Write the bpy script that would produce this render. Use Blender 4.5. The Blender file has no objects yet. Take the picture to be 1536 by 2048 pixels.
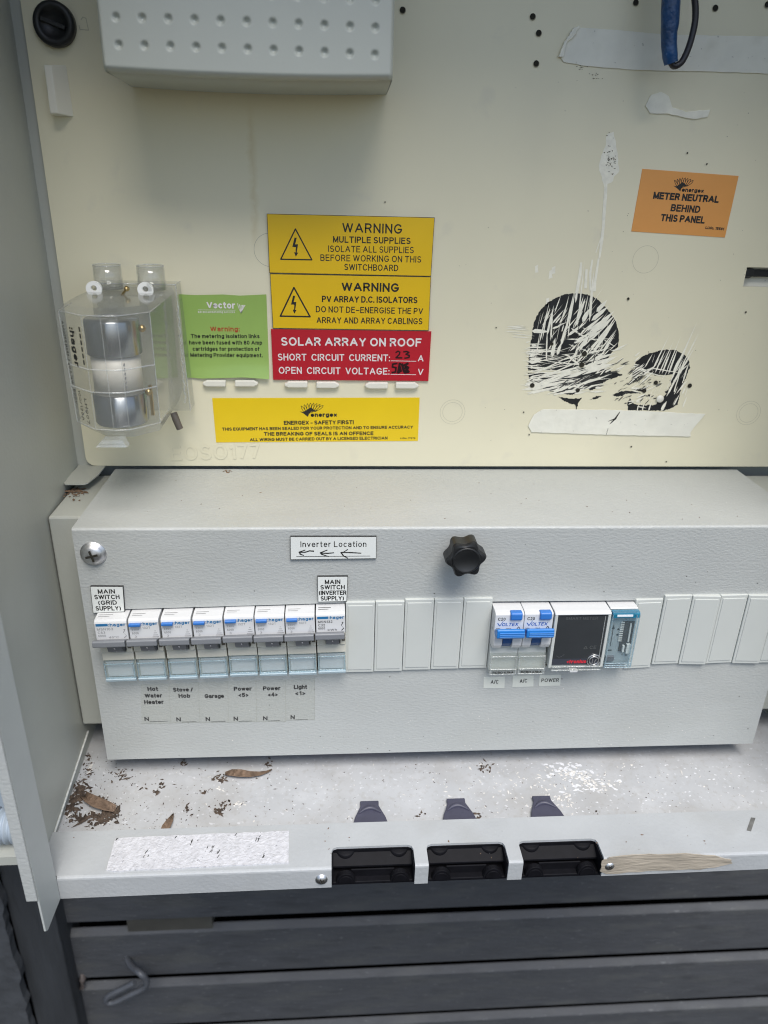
import bpy, bmesh, math, random
from mathutils import Vector, Matrix
random.seed(7)
SC = bpy.context.scene
COL = SC.collection
MM = 0.001

# ------------------------------------------------------------------ camera
CR = ((0.997623909925254, -0.06418643263242728, 0.025032702837921028),
      (0.0029729959102334433, 0.40311444644992495, 0.915144745031456),
      (0.06883092067353537, 0.9128958565626715, -0.4023474362164372))
CC = Vector((136.50563708, -394.1816863, 183.48409735))
CF = 1501.08248
cam_d = bpy.data.cameras.new('camera')
cam = bpy.data.objects.new('camera', cam_d); COL.objects.link(cam)
cam_d.sensor_fit = 'HORIZONTAL'; cam_d.sensor_width = 36.0
cam_d.lens = CF/1536*36.0
cam_d.clip_start = 0.01; cam_d.clip_end = 200
r, u, fw = (Vector(a) for a in CR)
m = Matrix((( r.x, u.x, -fw.x, CC.x*MM), (r.y, u.y, -fw.y, CC.y*MM), (r.z, u.z, -fw.z, CC.z*MM), (0, 0, 0, 1)))
cam.matrix_world = m
cam_d.dof.use_dof = True
cam_d.dof.focus_distance = 0.455
cam_d.dof.aperture_fstop = 10.0
SC.camera = cam

# ------------------------------------------------------------------ light
SUN_EL, SUN_AZ = math.radians(60), math.radians(12)      # azimuth measured from -Y towards +X
W = bpy.data.worlds.new('World'); SC.world = W; W.use_nodes = True
nt = W.node_tree
for n in list(nt.nodes): nt.nodes.remove(n)
out = nt.nodes.new('ShaderNodeOutputWorld'); bg = nt.nodes.new('ShaderNodeBackground')
sky = nt.nodes.new('ShaderNodeTexSky'); sky.sky_type = 'NISHITA'; sky.sun_disc = False
sky.sun_elevation = SUN_EL; sky.sun_rotation = math.pi - SUN_AZ
sky.air_density = 1.0; sky.dust_density = 1.5; sky.ozone_density = 1.0
nt.links.new(sky.outputs[0], bg.inputs[0]); nt.links.new(bg.outputs[0], out.inputs[0])
bg.inputs[1].default_value = 0.105
sd = bpy.data.lights.new('sun', 'SUN'); sd.energy = 2.1; sd.angle = math.radians(32); sd.color = (1.0, 0.965, 0.91)
sun = bpy.data.objects.new('sun', sd); COL.objects.link(sun)
sdir = Vector((math.sin(SUN_AZ)*math.cos(SUN_EL), -math.cos(SUN_AZ)*math.cos(SUN_EL), math.sin(SUN_EL)))
sun.rotation_euler = sdir.to_track_quat('Z', 'Y').to_euler()
SC.view_settings.view_transform = 'Standard'; SC.view_settings.look = 'None'
SC.view_settings.exposure = 0.68; SC.view_settings.gamma = 1.0
SC.view_settings.use_curve_mapping = False
SC.cycles.pixel_filter_type = 'BLACKMAN_HARRIS'; SC.cycles.filter_width = 1.1

# ------------------------------------------------------------------ helpers: photo measurements to the real planes
def ray(p):
    a, b = (p[0]-768)/CF, -(p[1]-1024)/CF
    return Vector([a*CR[0][i] + b*CR[1][i] + CR[2][i] for i in range(3)])
class Plane:
    def __init__(s, axis, c): s.a, s.c = axis, c
    def __call__(s, p, e=0.0):
        d = ray(p); t = (s.c - CC[s.a])/d[s.a]; h = CC + d*t
        h[s.a] += e if s.a == 2 else -e
        return h
    def mmpx(s, p): return (s((p[0]+1, p[1])) - s(p)).length
YP, ZS, ZT, YL = 96.5, -181.6, -175.0, -84.0
P, E, S, T, L = Plane(1, YP), Plane(1, 0.0), Plane(2, ZS), Plane(2, ZT), Plane(1, YL)
def crop(ox, oy, s): return lambda *p: (ox + p[0]/s, oy + p[1]/s)

# ------------------------------------------------------------------ materials
MATS = {}
def mat(name, col, rough=0.5, metal=0.0, bump=None, var=0.0, vscale=40.0, spec=0.5, stretch=(1, 1, 1), coat=0.0, alpha=1.0, dirt=None, trans=0.0):
    if name in MATS: return MATS[name]
    m = bpy.data.materials.new(name); m.use_nodes = True; MATS[name] = m
    t = m.node_tree; b = t.nodes['Principled BSDF']
    b.inputs['Roughness'].default_value = rough; b.inputs['Metallic'].default_value = metal
    b.inputs['Specular IOR Level'].default_value = spec
    b.inputs['Coat Weight'].default_value = coat
    b.inputs['Alpha'].default_value = alpha
    b.inputs['Transmission Weight'].default_value = trans
    b.inputs['Base Color'].default_value = (*col, 1)
    tc = t.nodes.new('ShaderNodeTexCoord'); mp = t.nodes.new('ShaderNodeMapping')
    mp.inputs['Scale'].default_value = stretch
    t.links.new(tc.outputs['Object'], mp.inputs['Vector'])
    last = None
    if var > 0:
        n = t.nodes.new('ShaderNodeTexNoise'); n.inputs['Scale'].default_value = vscale; n.inputs['Detail'].default_value = 6
        t.links.new(mp.outputs[0], n.inputs['Vector'])
        cr = t.nodes.new('ShaderNodeValToRGB')
        cr.color_ramp.elements[0].position = 0.3; cr.color_ramp.elements[1].position = 0.7
        cr.color_ramp.elements[0].color = tuple(c*(1-var) for c in col)+(1,)
        cr.color_ramp.elements[1].color = tuple(min(1, c*(1+var)) for c in col)+(1,)
        t.links.new(n.outputs[0], cr.inputs[0]); last = cr.outputs[0]
    if dirt:                                     # list of (colour, noise scale, threshold, softness, strength)
        for (dc, ds, th, so, st) in dirt:
            n = t.nodes.new('ShaderNodeTexNoise'); n.inputs['Scale'].default_value = ds; n.inputs['Detail'].default_value = 4
            t.links.new(mp.outputs[0], n.inputs['Vector'])
            mr = t.nodes.new('ShaderNodeMapRange'); mr.inputs['From Min'].default_value = th; mr.inputs['From Max'].default_value = th+so
            mr.inputs['To Max'].default_value = st
            t.links.new(n.outputs[0], mr.inputs['Value'])
            mx = t.nodes.new('ShaderNodeMix'); mx.data_type = 'RGBA'
            t.links.new(mr.outputs[0], mx.inputs['Factor'])
            if last is not None: t.links.new(last, mx.inputs[6])
            else: mx.inputs[6].default_value = (*col, 1)
            mx.inputs[7].default_value = (*dc, 1); last = mx.outputs[2]
    if last is not None: t.links.new(last, b.inputs['Base Color'])
    if bump:
        sc_, st_, dist = bump
        n = t.nodes.new('ShaderNodeTexNoise'); n.inputs['Scale'].default_value = sc_; n.inputs['Detail'].default_value = 3
        t.links.new(mp.outputs[0], n.inputs['Vector'])
        bp = t.nodes.new('ShaderNodeBump'); bp.inputs['Strength'].default_value = st_; bp.inputs['Distance'].default_value = dist
        t.links.new(n.outputs[0], bp.inputs['Height']); t.links.new(bp.outputs[0], b.inputs['Normal'])
    return m
def clear(name, tint=(1, 1, 1), milky=0.12, gloss=0.25, mcol=(0.8, 0.82, 0.8), rough=0.08):
    """thin clear plastic sheet: mostly see-through, a little milky, shiny at grazing angles"""
    if name in MATS: return MATS[name]
    m = bpy.data.materials.new(name); m.use_nodes = True; MATS[name] = m
    t = m.node_tree
    for n in list(t.nodes): t.nodes.remove(n)
    o = t.nodes.new('ShaderNodeOutputMaterial'); tr = t.nodes.new('ShaderNodeBsdfTransparent'); tr.inputs[0].default_value = (*tint, 1)
    df = t.nodes.new('ShaderNodeBsdfDiffuse'); df.inputs[0].default_value = (*mcol, 1)
    gl = t.nodes.new('ShaderNodeBsdfGlossy'); gl.inputs['Roughness'].default_value = rough
    m1 = t.nodes.new('ShaderNodeMixShader'); m1.inputs[0].default_value = milky
    t.links.new(tr.outputs[0], m1.inputs[1]); t.links.new(df.outputs[0], m1.inputs[2])
    lw = t.nodes.new('ShaderNodeLayerWeight'); lw.inputs[0].default_value = 0.5
    pw = t.nodes.new('ShaderNodeMath'); pw.operation = 'POWER'; pw.inputs[1].default_value = 4.0; t.links.new(lw.outputs['Facing'], pw.inputs[0])
    mu = t.nodes.new('ShaderNodeMath'); mu.operation = 'MULTIPLY_ADD'; mu.inputs[1].default_value = 0.55; mu.inputs[2].default_value = 0.03 + gloss*0.03
    t.links.new(pw.outputs[0], mu.inputs[0])
    m2 = t.nodes.new('ShaderNodeMixShader')
    t.links.new(mu.outputs[0], m2.inputs[0]); t.links.new(m1.outputs[0], m2.inputs[1]); t.links.new(gl.outputs[0], m2.inputs[2])
    t.links.new(m2.outputs[0], o.inputs[0])
    return m

GREY = (0.445, 0.46, 0.445)
M_grey = mat('powder_coat_grey', GREY, 0.42, bump=(560, 0.42, 0.0007), var=0.03, vscale=25, stretch=(0.7, 1, 1.25), dirt=[((0.36, 0.365, 0.335), 14, 0.55, 0.25, 0.4), ((0.75, 0.76, 0.74), 900, 0.72, 0.03, 0.5)])
M_cab = mat('cabinet_grey', (0.43, 0.44, 0.395), 0.45, bump=(420, 0.25, 0.0004), var=0.03, vscale=20)
M_shelf = mat('dusty_shelf_paint', (0.455, 0.465, 0.475), 0.6, bump=(500, 0.2, 0.0003), var=0.07, vscale=45,
              dirt=[((0.31, 0.29, 0.26), 20, 0.50, 0.25, 0.5), ((0.66, 0.67, 0.69), 55, 0.60, 0.2, 0.35), ((0.35, 0.335, 0.31), 260, 0.54, 0.16, 0.4), ((0.72, 0.73, 0.76), 300, 0.62, 0.08, 0.5), ((0.14, 0.11, 0.08), 600, 0.68, 0.03, 0.8)])
M_cream = mat('cream_paint', (0.76, 0.715, 0.53), 0.36, bump=(300, 0.08, 0.0003), var=0.02, vscale=15, dirt=[((0.60, 0.57, 0.45), 11, 0.56, 0.3, 0.45), ((0.58, 0.55, 0.46), 55, 0.62, 0.16, 0.3)])
M_creamw = mat('cream_plastic', (0.78, 0.76, 0.66), 0.4, var=0.02)
M_scr = mat('scratched_paint', (0.84, 0.815, 0.69), 0.5, var=0.08, vscale=300)
M_glue = mat('old_glue', (0.84, 0.815, 0.69), 0.5, bump=(300, 0.5, 0.0008), var=0.08, vscale=120)
M_black = mat('black_residue', (0.012, 0.013, 0.014), 0.45, var=0.3, vscale=120)
M_hole = mat('hole_dark', (0.02, 0.018, 0.012), 0.9)
M_holer = mat('hole_rim', (0.24, 0.22, 0.15), 0.7)
M_line = mat('panel_groove', (0.52, 0.49, 0.36), 0.6)
M_tape = mat('white_tape', (0.80, 0.785, 0.68), 0.5, bump=(70, 0.6, 0.0015), var=0.06, vscale=60, dirt=[((0.62, 0.60, 0.50), 60, 0.56, 0.2, 0.5), ((0.40, 0.38, 0.32), 400, 0.70, 0.03, 0.6)])
M_yel = mat('sign_yellow', (0.78, 0.50, 0.008), 0.35, var=0.02)
M_yel2 = mat('label_yellow', (0.80, 0.56, 0.01), 0.35, var=0.02)
M_red = mat('sign_red', (0.47, 0.012, 0.025), 0.35, var=0.03)
M_green = mat('label_green', (0.31, 0.47, 0.12), 0.3, var=0.03)
M_orange = mat('label_orange', (0.74, 0.33, 0.085), 0.4, var=0.03)
M_ink = mat('black_ink', (0.015, 0.015, 0.013), 0.5)
M_inkw = mat('white_ink', (0.78, 0.74, 0.72), 0.5)
M_inkr = mat('red_ink', (0.42, 0.06, 0.02), 0.5)
M_inkb = mat('blue_ink', (0.02, 0.16, 0.36), 0.5)
M_inkg = mat('grey_ink', (0.30, 0.30, 0.30), 0.5)
M_lam = mat('laminate_core', (0.03, 0.03, 0.03), 0.5)
M_white = mat('white_laminate', (0.74, 0.76, 0.73), 0.35, var=0.02)
M_mcb = mat('breaker_white', (0.64, 0.645, 0.645), 0.35, var=0.015)
M_mcbc = mat('breaker_cream', (0.64, 0.62, 0.53), 0.4, var=0.02)
M_tog = mat('toggle_grey', (0.20, 0.21, 0.225), 0.4, var=0.03)
M_togd = mat('toggle_dark', (0.13, 0.135, 0.145), 0.45)
M_btn = mat('button_blue', (0.035, 0.17, 0.52), 0.35, var=0.03)
M_btn2 = mat('toggle_blue', (0.02, 0.19, 0.56), 0.3, var=0.03)
M_btnd = mat('toggle_blue_deep', (0.012, 0.07, 0.22), 0.4)
M_fill = mat('filler_plastic', (0.56, 0.58, 0.55), 0.4, var=0.015, bump=(900, 0.1, 0.0002))
M_knob = mat('black_plastic', (0.012, 0.013, 0.014), 0.45, var=0.1)
M_latch = mat('latch_black_plastic', (0.006, 0.006, 0.008), 0.6, spec=0.15, var=0.2, vscale=200, dirt=[((0.20, 0.21, 0.22), 320, 0.72, 0.04, 0.5)])
M_tab = mat('latch_tab_plastic', (0.055, 0.055, 0.085), 0.45, var=0.1, vscale=200)
M_metal = mat('zinc_screw', (0.66, 0.66, 0.66), 0.42, metal=1.0, var=0.15, vscale=300)
M_silver = mat('plated_cap', (0.36, 0.38, 0.395), 0.26, metal=0.9)
_t = M_silver.node_tree; _b = _t.nodes['Principled BSDF']; _b.inputs['Anisotropic'].default_value = 0.92; _b.inputs['Anisotropic Rotation'].default_value = 0.25
_tg = _t.nodes.new('ShaderNodeTangent'); _tg.direction_type = 'RADIAL'; _tg.axis = 'Z'; _t.links.new(_tg.outputs[0], _b.inputs['Tangent'])
M_brass = mat('brass', (0.50, 0.38, 0.18), 0.35, metal=1.0)
M_ceram = mat('ceramic', (0.66, 0.63, 0.56), 0.4, var=0.03)
M_meter = mat('meter_grey_plastic', (0.47, 0.49, 0.44), 0.4, bump=(700, 0.12, 0.0003), var=0.015)
M_cupin = mat('meter_dimple', (0.45, 0.475, 0.45), 0.3)
M_clear = clear('clear_polycarbonate', (0.965, 0.97, 0.965), 0.075, 1.5)
M_clear2 = clear('clear_cover', (0.96, 0.97, 0.96), 0.06, 0.4)
M_edge = clear('clear_edge', (0.93, 0.94, 0.93), 0.22, 1.5, (0.85, 0.87, 0.86))  # whiter clear plastic; as thin tubes it paints edge highlights
M_blue = clear('blue_clear_cover', (0.95, 0.968, 0.972), 0.08, 0.4, (0.55, 0.72, 0.80))
M_bluee = clear('blue_clear_edge', (0.85, 0.92, 0.94), 0.25, 1.0, (0.60, 0.72, 0.78))  # paler blue plastic, edge highlights put into its colour
M_film = clear('sticker_film', (0.995, 0.995, 0.98), 0.05, -0.6, (0.6, 0.6, 0.55), 0.3)
M_disp = mat('display_black', (0.045, 0.049, 0.052), 0.18, coat=0.8, var=0.1)
M_dispt = mat('display_text', (0.085, 0.09, 0.09), 0.5)
M_bluet = mat('blue_tape', (0.012, 0.06, 0.17), 0.35, bump=(160, 0.8, 0.002), var=0.3, vscale=110, dirt=[((0.2, 0.33, 0.45), 130, 0.66, 0.05, 0.6)])
M_cable = mat('black_cable', (0.018, 0.016, 0.02), 0.4)
M_wood = mat('dark_stained_timber', (0.060, 0.063, 0.069), 0.7, bump=(140, 0.35, 0.0015), var=0.10, vscale=40, stretch=(0.6, 1.5, 2.2), dirt=[((0.13, 0.135, 0.14), 210, 0.66, 0.05, 0.7), ((0.092, 0.094, 0.09), 30, 0.52, 0.2, 0.5), ((0.035, 0.037, 0.04), 45, 0.58, 0.15, 0.5)])
M_woodv = mat('dark_post_timber', (0.034, 0.037, 0.041), 0.6, bump=(80, 0.6, 0.002), var=0.25, vscale=25, stretch=(3, 2, 0.4))
M_void = mat('dark_gap', (0.004, 0.004, 0.004), 1.0, spec=0.0)  # near-black colour stands in for unlit space behind boards and window
M_hook = mat('painted_steel_rod', (0.075, 0.08, 0.09), 0.45, var=0.15, vscale=100)
M_foam = mat('foam_tape', (0.58, 0.58, 0.60), 0.8, bump=(600, 0.9, 0.001), var=0.12, vscale=350, dirt=[((0.12, 0.12, 0.13), 420, 0.69, 0.02, 0.8)])
M_leaf = mat('dry_leaf', (0.17, 0.115, 0.078), 0.75, var=0.4, vscale=260, bump=(500, 0.7, 0.001), dirt=[((0.08, 0.05, 0.03), 300, 0.56, 0.12, 0.6)])
M_dirt = mat('dark_litter', (0.07, 0.05, 0.036), 0.9, var=0.75, vscale=260)
M_dirtl = mat('pale_grit', (0.66, 0.64, 0.60), 0.8, var=0.2, vscale=500)
M_resid = mat('brown_adhesive', (0.40, 0.35, 0.28), 0.6, bump=(260, 0.6, 0.001), var=0.2, vscale=120, stretch=(0.4, 1, 2))
M_cond = mat('pale_conduit', (0.36, 0.42, 0.48), 0.45)
M_wallp = mat('pale_cladding', (0.34, 0.40, 0.46), 0.7, var=0.05)
M_lead = mat('seal_lead', (0.16, 0.14, 0.12), 0.6, metal=0.3)
M_redc = mat('red_cable', (0.28, 0.01, 0.02), 0.4)

# ------------------------------------------------------------------ mesh builder (millimetres)
class MB:
    def __init__(s): s.v, s.f, s.sm, s.mi = [], [], [], []; s.cur = 0; s.smooth = False
    def add(s, vs, fs, smooth=None):
        k = len(s.v); s.v += [Vector(v) for v in vs]
        for f in fs: s.f.append([k+i for i in f]); s.sm.append(s.smooth if smooth is None else smooth); s.mi.append(s.cur)
        return s
    def box(s, x0, x1, y0, y1, z0, z1):
        return s.add([(x0,y0,z0),(x1,y0,z0),(x1,y1,z0),(x0,y1,z0),(x0,y0,z1),(x1,y0,z1),(x1,y1,z1),(x0,y1,z1)],
                     [(0,3,2,1),(4,5,6,7),(0,1,5,4),(1,2,6,5),(2,3,7,6),(3,0,4,7)])
    def prism(s, a, b, caps=True, smooth=False):         # a, b: matching loops of 3-D points
        n = len(a); s.add(list(a)+list(b), [(i, (i+1) % n, n+(i+1) % n, n+i) for i in range(n)], smooth)
        if caps: s.add(list(a), [tuple(range(n))[::-1]]); s.add(list(b), [tuple(range(n))])
        return s
    def px(s, prof, x0, x1, **k): return s.prism([(x0, y, z) for y, z in prof], [(x1, y, z) for y, z in prof], **k)   # profile in y,z
    def pz(s, prof, z0, z1, **k): return s.prism([(x, y, z0) for x, y in prof], [(x, y, z1) for x, y in prof], **k)
    def py(s, prof, y0, y1, **k): return s.prism([(x, y0, z) for x, z in prof], [(x, y1, z) for x, z in prof], **k)
    def tube(s, path, rad, n=10, caps=True):
        path = [Vector(p) for p in path]; rings = []
        R = rad if isinstance(rad, (list, tuple)) else [rad]*len(path)
        up = Vector((0.13, 0.21, 1)).normalized()
        for i, p in enumerate(path):
            d = (path[min(i+1, len(path)-1)] - path[max(i-1, 0)]).normalized()
            a = d.cross(up)
            if a.length < 0.05: a = d.cross(Vector((1, 0.1, 0)))
            a.normalize(); b = d.cross(a).normalized()
            rings.append([p + (a*math.cos(2*math.pi*k/n) + b*math.sin(2*math.pi*k/n))*R[i] for k in range(n)])
        k0 = len(s.v); s.add([q for r_ in rings for q in r_], [])
        for i in range(len(rings)-1):
            for k in range(n):
                s.f.append([k0+i*n+k, k0+i*n+(k+1) % n, k0+(i+1)*n+(k+1) % n, k0+(i+1)*n+k]); s.sm.append(True); s.mi.append(s.cur)
        if caps: s.add(rings[0], [tuple(range(n))]); s.add(rings[-1], [tuple(range(n))])
        return s
    def lathe(s, prof, c, d, n=24, squash=1.0):            # prof: (radius, height along d)
        d = Vector(d).normalized(); a = d.cross(Vector((0, 0, 1)) if abs(d.z) < 0.9 else Vector((1, 0, 0))).normalized(); b = d.cross(a)
        c = Vector(c); k0 = len(s.v)
        for r_, h in prof:
            for k in range(n): s.v.append(c + d*h + (a*math.cos(2*math.pi*k/n) + b*math.sin(2*math.pi*k/n)*squash)*r_)
        for i in range(len(prof)-1):
            for k in range(n):
                s.f.append([k0+i*n+k, k0+i*n+(k+1) % n, k0+(i+1)*n+(k+1) % n, k0+(i+1)*n+k]); s.sm.append(True); s.mi.append(s.cur)
        for i in (0, len(prof)-1):
            if prof[i][0] > 0.01: s.f.append([k0+i*n+k for k in range(n)]); s.sm.append(False); s.mi.append(s.cur)
        return s
    def plate(s, pl, pts, e0, e1):                       # outline measured on plane pl, extruded from e0 to e1 proud of it
        return s.prism([pl(p, e0) for p in pts], [pl(p, e1) for p in pts])
    def sheet(s, pl, pts, e): return s.add([pl(p, e) for p in pts], [tuple(range(len(pts)))])
    def ring(s, pl, c, r0, r1, e, n=40, a0=0, a1=2*math.pi):
        c = pl(c, e); q = []
        for k in range(n+1):
            a = a0 + (a1-a0)*k/n; q += [c+Vector((math.cos(a)*r0, 0, math.sin(a)*r0)), c+Vector((math.cos(a)*r1, 0, math.sin(a)*r1))]
        return s.add(q, [(2*k, 2*k+1, 2*k+3, 2*k+2) for k in range(n)])
    def disc(s, c, rx, rz, n=18, jit=0.0):
        c = Vector(c); q = [c + Vector((math.cos(2*math.pi*k/n)*rx*(1+random.uniform(-jit, jit)), 0, math.sin(2*math.pi*k/n)*rz*(1+random.uniform(-jit, jit)))) for k in range(n)]
        return s.add(q, [tuple(range(n))])
    def stroke(s, pl, pts, w, e, close=False, taper=None):
        w = w if isinstance(w, (list, tuple)) else [w]*len(pts)
        q = [pl(p, e) for p in pts]; ws = [pl.mmpx(p)*ww/2 for p, ww in zip(pts, w)]
        idx = list(range(len(q)-1)) + ([len(q)-1] if close else [])
        nrm = Vector((0, 1, 0)) if pl.a == 1 else Vector((0, 0, 1))
        for i in idx:
            j = (i+1) % len(q); d = q[j]-q[i]
            if d.length < 1e-6: continue
            d.normalize(); sd_ = d.cross(nrm)
            a = q[i] - d*ws[i]*0.6; b = q[j] + d*ws[j]*0.6
            off = nrm*(-0.004 if pl.a == 1 else 0.004)*(i % 3)
            s.add([a-sd_*ws[i]+off, a+sd_*ws[i]+off, b+sd_*ws[j]+off, b-sd_*ws[j]+off], [(0, 1, 2, 3)])
        return s
    def build(s, name, mats, parent=None, origin=None, bevel=None, seg=2, recalc=True):
        o0 = Vector(origin) if origin is not None else (Vector(parent['o']) if parent is not None else Vector((0, 0, 0)))
        me = bpy.data.meshes.new(name)
        me.from_pydata([tuple((v-o0)*MM) for v in s.v], [], s.f)
        for p_, sm, mi in zip(me.polygons, s.sm, s.mi): p_.use_smooth = sm; p_.material_index = mi
        for m_ in (mats if isinstance(mats, (list, tuple)) else [mats]): me.materials.append(m_)
        if recalc:
            b = bmesh.new(); b.from_mesh(me); bmesh.ops.remove_doubles(b, verts=b.verts, dist=1e-6) if bevel else None
            bmesh.ops.recalc_face_normals(b, faces=b.faces); b.to_mesh(me); b.free()
        me.validate()
        o = bpy.data.objects.new(name, me); COL.objects.link(o)
        if parent is None: o.location = o0*MM
        else: o.parent = parent
        o['o'] = list(o0)
        if bevel:
            md = o.modifiers.new('bevel', 'BEVEL'); md.width = bevel*MM; md.segments = seg; md.limit_method = 'ANGLE'; md.angle_limit = math.radians(35)
            md.harden_normals = False
        return o
def tag(o, label=None, cat=None, group=None, kind=None):
    if label: o['label'] = label
    if cat: o['category'] = cat
    if group: o['group'] = group
    if kind: o['kind'] = kind
    return o
def thing(name, label, cat, o=(0, 0, 0), group=None):
    e = bpy.data.objects.new(name, None); COL.objects.link(e); e.location = Vector(o)*MM; e['o'] = list(o)
    e.empty_display_size = 0.01
    return tag(e, label, cat, group)
def copy_tree(o, parent=None):
    c = o.copy(); COL.objects.link(c)
    if parent is not None: c.parent = parent
    for ch in list(o.children): copy_tree(ch, c)
    return c

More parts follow.
